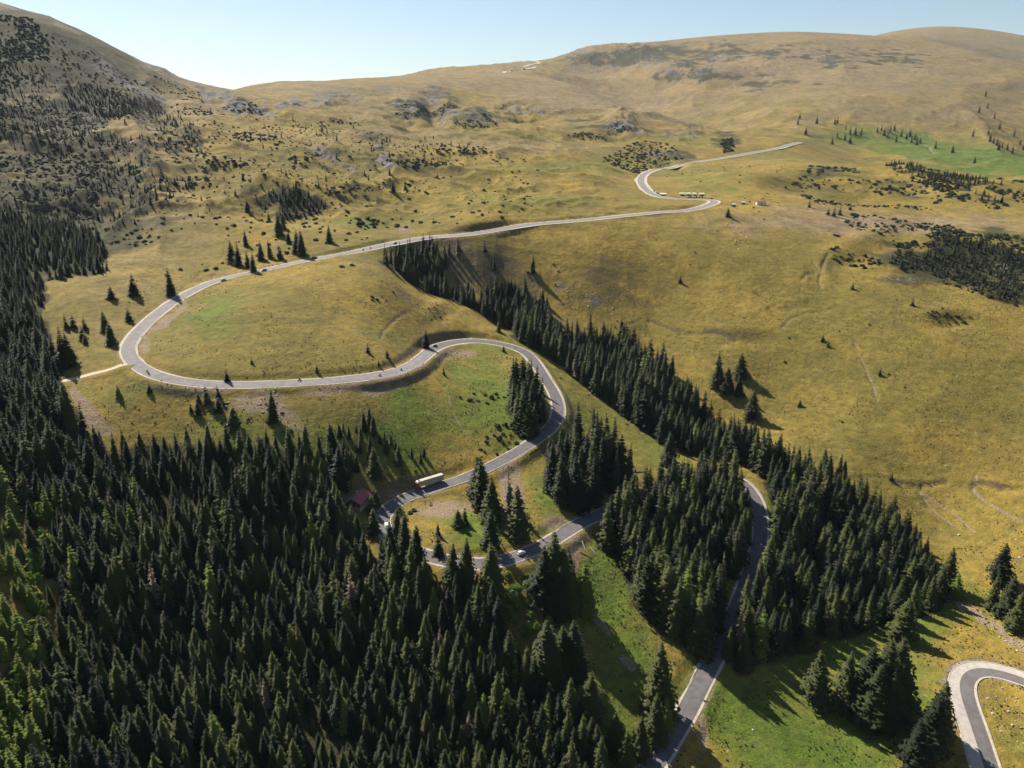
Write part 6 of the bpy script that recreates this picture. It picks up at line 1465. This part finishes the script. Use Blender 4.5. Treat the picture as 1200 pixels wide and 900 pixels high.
def make_shed(roofm, wallm, L_=5.0, W2=3.2, H2=2.2):
    r = empty('shed')
    bm = bmesh.new(); bx(bm, -L_ / 2, L_ / 2, -W2 / 2, W2 / 2, -.4, H2, .02); done(bm, 'wall', wallm, r)
    for s in (-1, 1):
        bm = bmesh.new(); vs = [bm.verts.new(p) for p in ((-L_ / 2 - .3, 0, H2 + 1), (L_ / 2 + .3, 0, H2 + 1), (L_ / 2 + .3, s * (W2 / 2 + .3), H2 - .1), (-L_ / 2 - .3, s * (W2 / 2 + .3), H2 - .1))]
        f = bm.faces.new(vs); g = bmesh.ops.extrude_face_region(bm, geom=[f])['geom']
        for v in g:
            if isinstance(v, bmesh.types.BMVert): v.co.z += .08
        done(bm, 'roof', roofm, r)
    bm = bmesh.new(); bx(bm, -.45, .45, -W2 / 2 - .04, -W2 / 2 + .02, 0, 1.9); d = done(bm, 'door', M_WOOD, r)
    bm = bmesh.new(); bx(bm, .3, .36, -W2 / 2 - .1, -W2 / 2 - .04, .95, 1.02); done(bm, 'handle', M_RIM, d)
    return r
for px, py, L_, k, lab in ((799, 229, 6, 2, 'white roofed market stall at the left of the row beside the car park'), (806.5, 229, 6, 2, 'white roofed market stall second from left beside the car park'), (813.5, 229.1, 4, 1, 'small white roofed market stall third in the row beside the car park'), (822, 229.3, 6, 2, 'white roofed market stall at the right of the row by the car park')):
    o = make_stall(L_, 5, M_TENT, k); stand(o, px, py, .05, fit=False); tag(o, lab, 'stall')
o = make_stall(7, 6.5, M_TENT, 1); o.name = 'tent'; stand(o, 777, 229.5, .1, fit=False); tag(o, 'white tent at the inner bend of the distant road', 'tent')
o = make_shed(M_SHEDR, M_TENT, 10, 5, 3.0); stand(o, 891.5, 240, .05, fit=False); tag(o, 'low shed with a red roof alone on the meadow right of the car park', 'shed')
o = make_shed(M_TENT, M_WOOD, 4.4, 3.4, 2.2); stand(o, 859, 242, .3, fit=False); tag(o, 'small white roofed hut nearest the car park tip', 'hut')
o = make_shed(M_TENT, M_WOOD, 4.4, 3.4, 2.2); stand(o, 870.5, 239.5, .2, fit=False); tag(o, 'small white roofed hut between the red shed and the other hut', 'hut')
for px, py, lab in ((599.5, 83.2, 'tiny pale hut left on the far ridge road'), (614, 81.6, 'tiny pale hut right on the far ridge road')):
    o = make_shed(M_TENT, M_TENT, 9, 7, 5); o.name = 'distant_hut'; stand(o, px, py, 0, dz=1, fit=False); tag(o, lab, 'hut')

# teal tarpaulin over timber beside the grove
def make_tarp():
    r = empty('tarpaulin_shelter'); mt = simple('teal_tarpaulin', (.10, .33, .33), .55, var=.12)
    V = []; F = []; rs = random.Random(3)
    for i in range(9):
        for j in range(9):
            u, v = i / 8 - .5, j / 8 - .5; V.append((u * 3.4, v * 3.0, 1.9 * (1 - abs(u) * 1.7) + .15 * rs.uniform(-1, 1)))
    for i in range(8):
        for j in range(8): F.append((i * 9 + j, (i + 1) * 9 + j, (i + 1) * 9 + j + 1, i * 9 + j + 1))
    me = mesh_from('tarpaulin', V, F, [mt]); link_mesh('tarpaulin', me, parent=r)
    for s in (-1, 1):
        bm = bmesh.new(); bx(bm, -.05, .05, s * 1.4 - .05, s * 1.4 + .05, -.2, 1.8); done(bm, 'post', M_WOOD, r)
    return r
tp = make_tarp(); stand(tp, 561, 588, .5, fit=False); tag(tp, 'teal tarpaulin shelter against the tall spruces below the bend', 'shelter')
def make_log(name, px, py, L_, rad, hd, mat, lab):
    bm = bmesh.new(); limb(bm, [(-L_ / 2, 0, rad * .8), (0, .05, rad * .8), (L_ / 2, 0, rad * .6)], [rad, rad * .85, rad * .5], 9)
    o = done(bm, name, mat); stand(o, px, py, hd); tag(o, lab, 'log'); return o
M_GREYW = simple('bleached_wood', (.42, .38, .32), .9, var=.2, scale=3)
make_log('fallen_trunk', 748, 553, 10, .38, .35, M_GREYW, 'bleached tree trunk lying on the meadow above the bend')
make_log('fallen_trunk', 86, 886, 14, .35, .55, M_GREYW, 'thin bleached trunk lying by the bottom left corner')
make_log('fallen_trunk', 553, 583, 7, .2, -.9, M_WOOD, 'thin brown trunk on the slope above the teal shelter')
for px, py, hd, L_ in ((688, 628, -.8, 7), (692, 634, -.5, 6), (684, 640, -1.1, 6), (694, 645, -.9, 5), (686, 650, -.3, 6)):
    o = make_log('felled_log', px, py, L_, .25, hd, M_GREYW, 'felled log among the branches below the shaded road'); o['group'] = 'felled logs below the shaded road'

# ------------------------------------------------------------------ crash barriers: beam and posts
M_RAIL = simple('galvanised_rail', (.38, .40, .41), .45, .5, var=.12)
M_RAILB = simple('blue_green_rail', (.12, .30, .32), .5, .2, var=.12)
def barrier(R_, i0, i1, side_, lab, mat=M_RAIL, off_=.7):
    r = empty('crash_barrier')
    ii = list(range(i0, i1))
    P3 = []
    for i in ii:
        l_ = side_ * (R_['w'][i] * .5 + off_); P3.append(Vector((R_['x'][i] + R_['nx'][i] * l_, R_['y'][i] + R_['ny'][i] * l_, R_['z'][i] + max(-1.5, min(1.5, l_ * R_['bank'][i])) + .2)))
    r.location = P3[0]; o0 = P3[0]
    V = []; F = []
    prof = [(0, .42), (.06, .50), (0, .58), (.06, .66), (0, .74), (-.03, .74), (-.03, .42)]
    for i, p in zip(ii, P3):
        for a, z in prof: V.append(tuple(p - o0 + Vector((R_['nx'][i] * -side_ * a, R_['ny'][i] * -side_ * a, z))))
    m_ = len(prof)
    for k in range(len(ii) - 1):
        for j in range(m_): F.append((k * m_ + j, k * m_ + (j + 1) % m_, (k + 1) * m_ + (j + 1) % m_, (k + 1) * m_ + j))
    link_mesh('rail', mesh_from('rail', V, F, [mat]), parent=r)
    pm = None
    for k in range(0, len(ii)):
        if pm is None:
            bm = bmesh.new(); bx(bm, -.07, .07, -.07, .07, -.6, .78); o = done(bm, 'post', mat, r); pm = o.data
        else: o = link_mesh('post', pm, parent=r)
        o.location = P3[k] - o0 + Vector((R_['nx'][ii[k]] * side_ * .12, R_['ny'][ii[k]] * side_ * .12, 0))
    tag(r, lab, 'barrier'); return r
def side_of(R_, i, towards):      # +1/-1 : the side nearer to a photo point
    q = pick(*towards); return 1 if (q[0] - R_['x'][i]) * R_['nx'][i] + (q[1] - R_['y'][i]) * R_['ny'][i] > 0 else -1
for a_, b_, tw, lab, mt in (((700, 605), (662, 624), (680, 600), 'blue green crash barrier on the shaded road under the tall clump', M_RAILB), ((855, 733), (812, 812), (800, 770), 'blue green crash barrier along the shaded lower road', M_RAILB),
                            ((656, 470), (612, 528), (680, 520), 'grey crash barrier on the outside of the bend above the lorry', M_RAIL), ((893, 622), (870, 562), (915, 600), 'grey crash barrier on the outside of the bend in the forest', M_RAIL),
                            ((655, 470), (610, 408), (670, 430), 'grey crash barrier on the outer edge of the upper bend', M_RAIL)):
    i, j = span(RM, a_, b_); barrier(RM, i, j, side_of(RM, (i + j) // 2, tw), lab, mt, 1.1)
j0, j1 = span(RH, (1142, 858), (1200, 796))
barrier(RH, j0, j1, side_of(RH, (j0 + j1) // 2, (1100, 770)), 'grey crash barrier round the outside of the lower hairpin', M_RAIL, 1.5)

# rubbish by the patchy clearing: two dark tyres
for px, py, lab in ((485, 598.5, 'old black tyre right of two on the bare patch'), (480.5, 601.5, 'old black tyre left of two on the bare patch')):
    bm = bmesh.new()
    r0, r1, n1, n2 = .95, .38, 20, 8
    vs = [[bm.verts.new(((r0 + r1 * math.cos(b)) * math.cos(a), (r0 + r1 * math.cos(b)) * math.sin(a), r1 + r1 * math.sin(b))) for b in [2 * math.pi * j / n2 for j in range(n2)]] for a in [2 * math.pi * i / n1 for i in range(n1)]]
    for i in range(n1):
        for j in range(n2): bm.faces.new((vs[i][j], vs[(i + 1) % n1][j], vs[(i + 1) % n1][(j + 1) % n2], vs[i][(j + 1) % n2]))
    o = done(bm, 'tyre', M_TYRE); stand(o, px, py, 0); tag(o, lab, 'tyre')
# ------------------------------------------------------------------ the air
hz0, hz1 = float(Z.min()) - 60.0, max(float(Z.max()), CAMZ) + 60.0
bm = bmesh.new(); bx(bm, -15000, 15000, -15000, 15000, hz0, hz1)
mh = bpy.data.materials.new('pale_haze'); mh.use_nodes = True; nt = mh.node_tree; nt.nodes.clear()
o_ = nadd(nt, 'ShaderNodeOutputMaterial'); pv = nadd(nt, 'ShaderNodeVolumePrincipled')
pv.inputs['Color'].default_value = (.68, .82, 1.0, 1); pv.inputs['Density'].default_value = HAZE; pv.inputs['Anisotropy'].default_value = .1
nt.links.new(pv.outputs[0], o_.inputs['Volume'])
hz = done(bm, 'haze', mh); hz['kind'] = 'stuff'; hz['label'] = 'thin blue summer haze over the valley and hills'
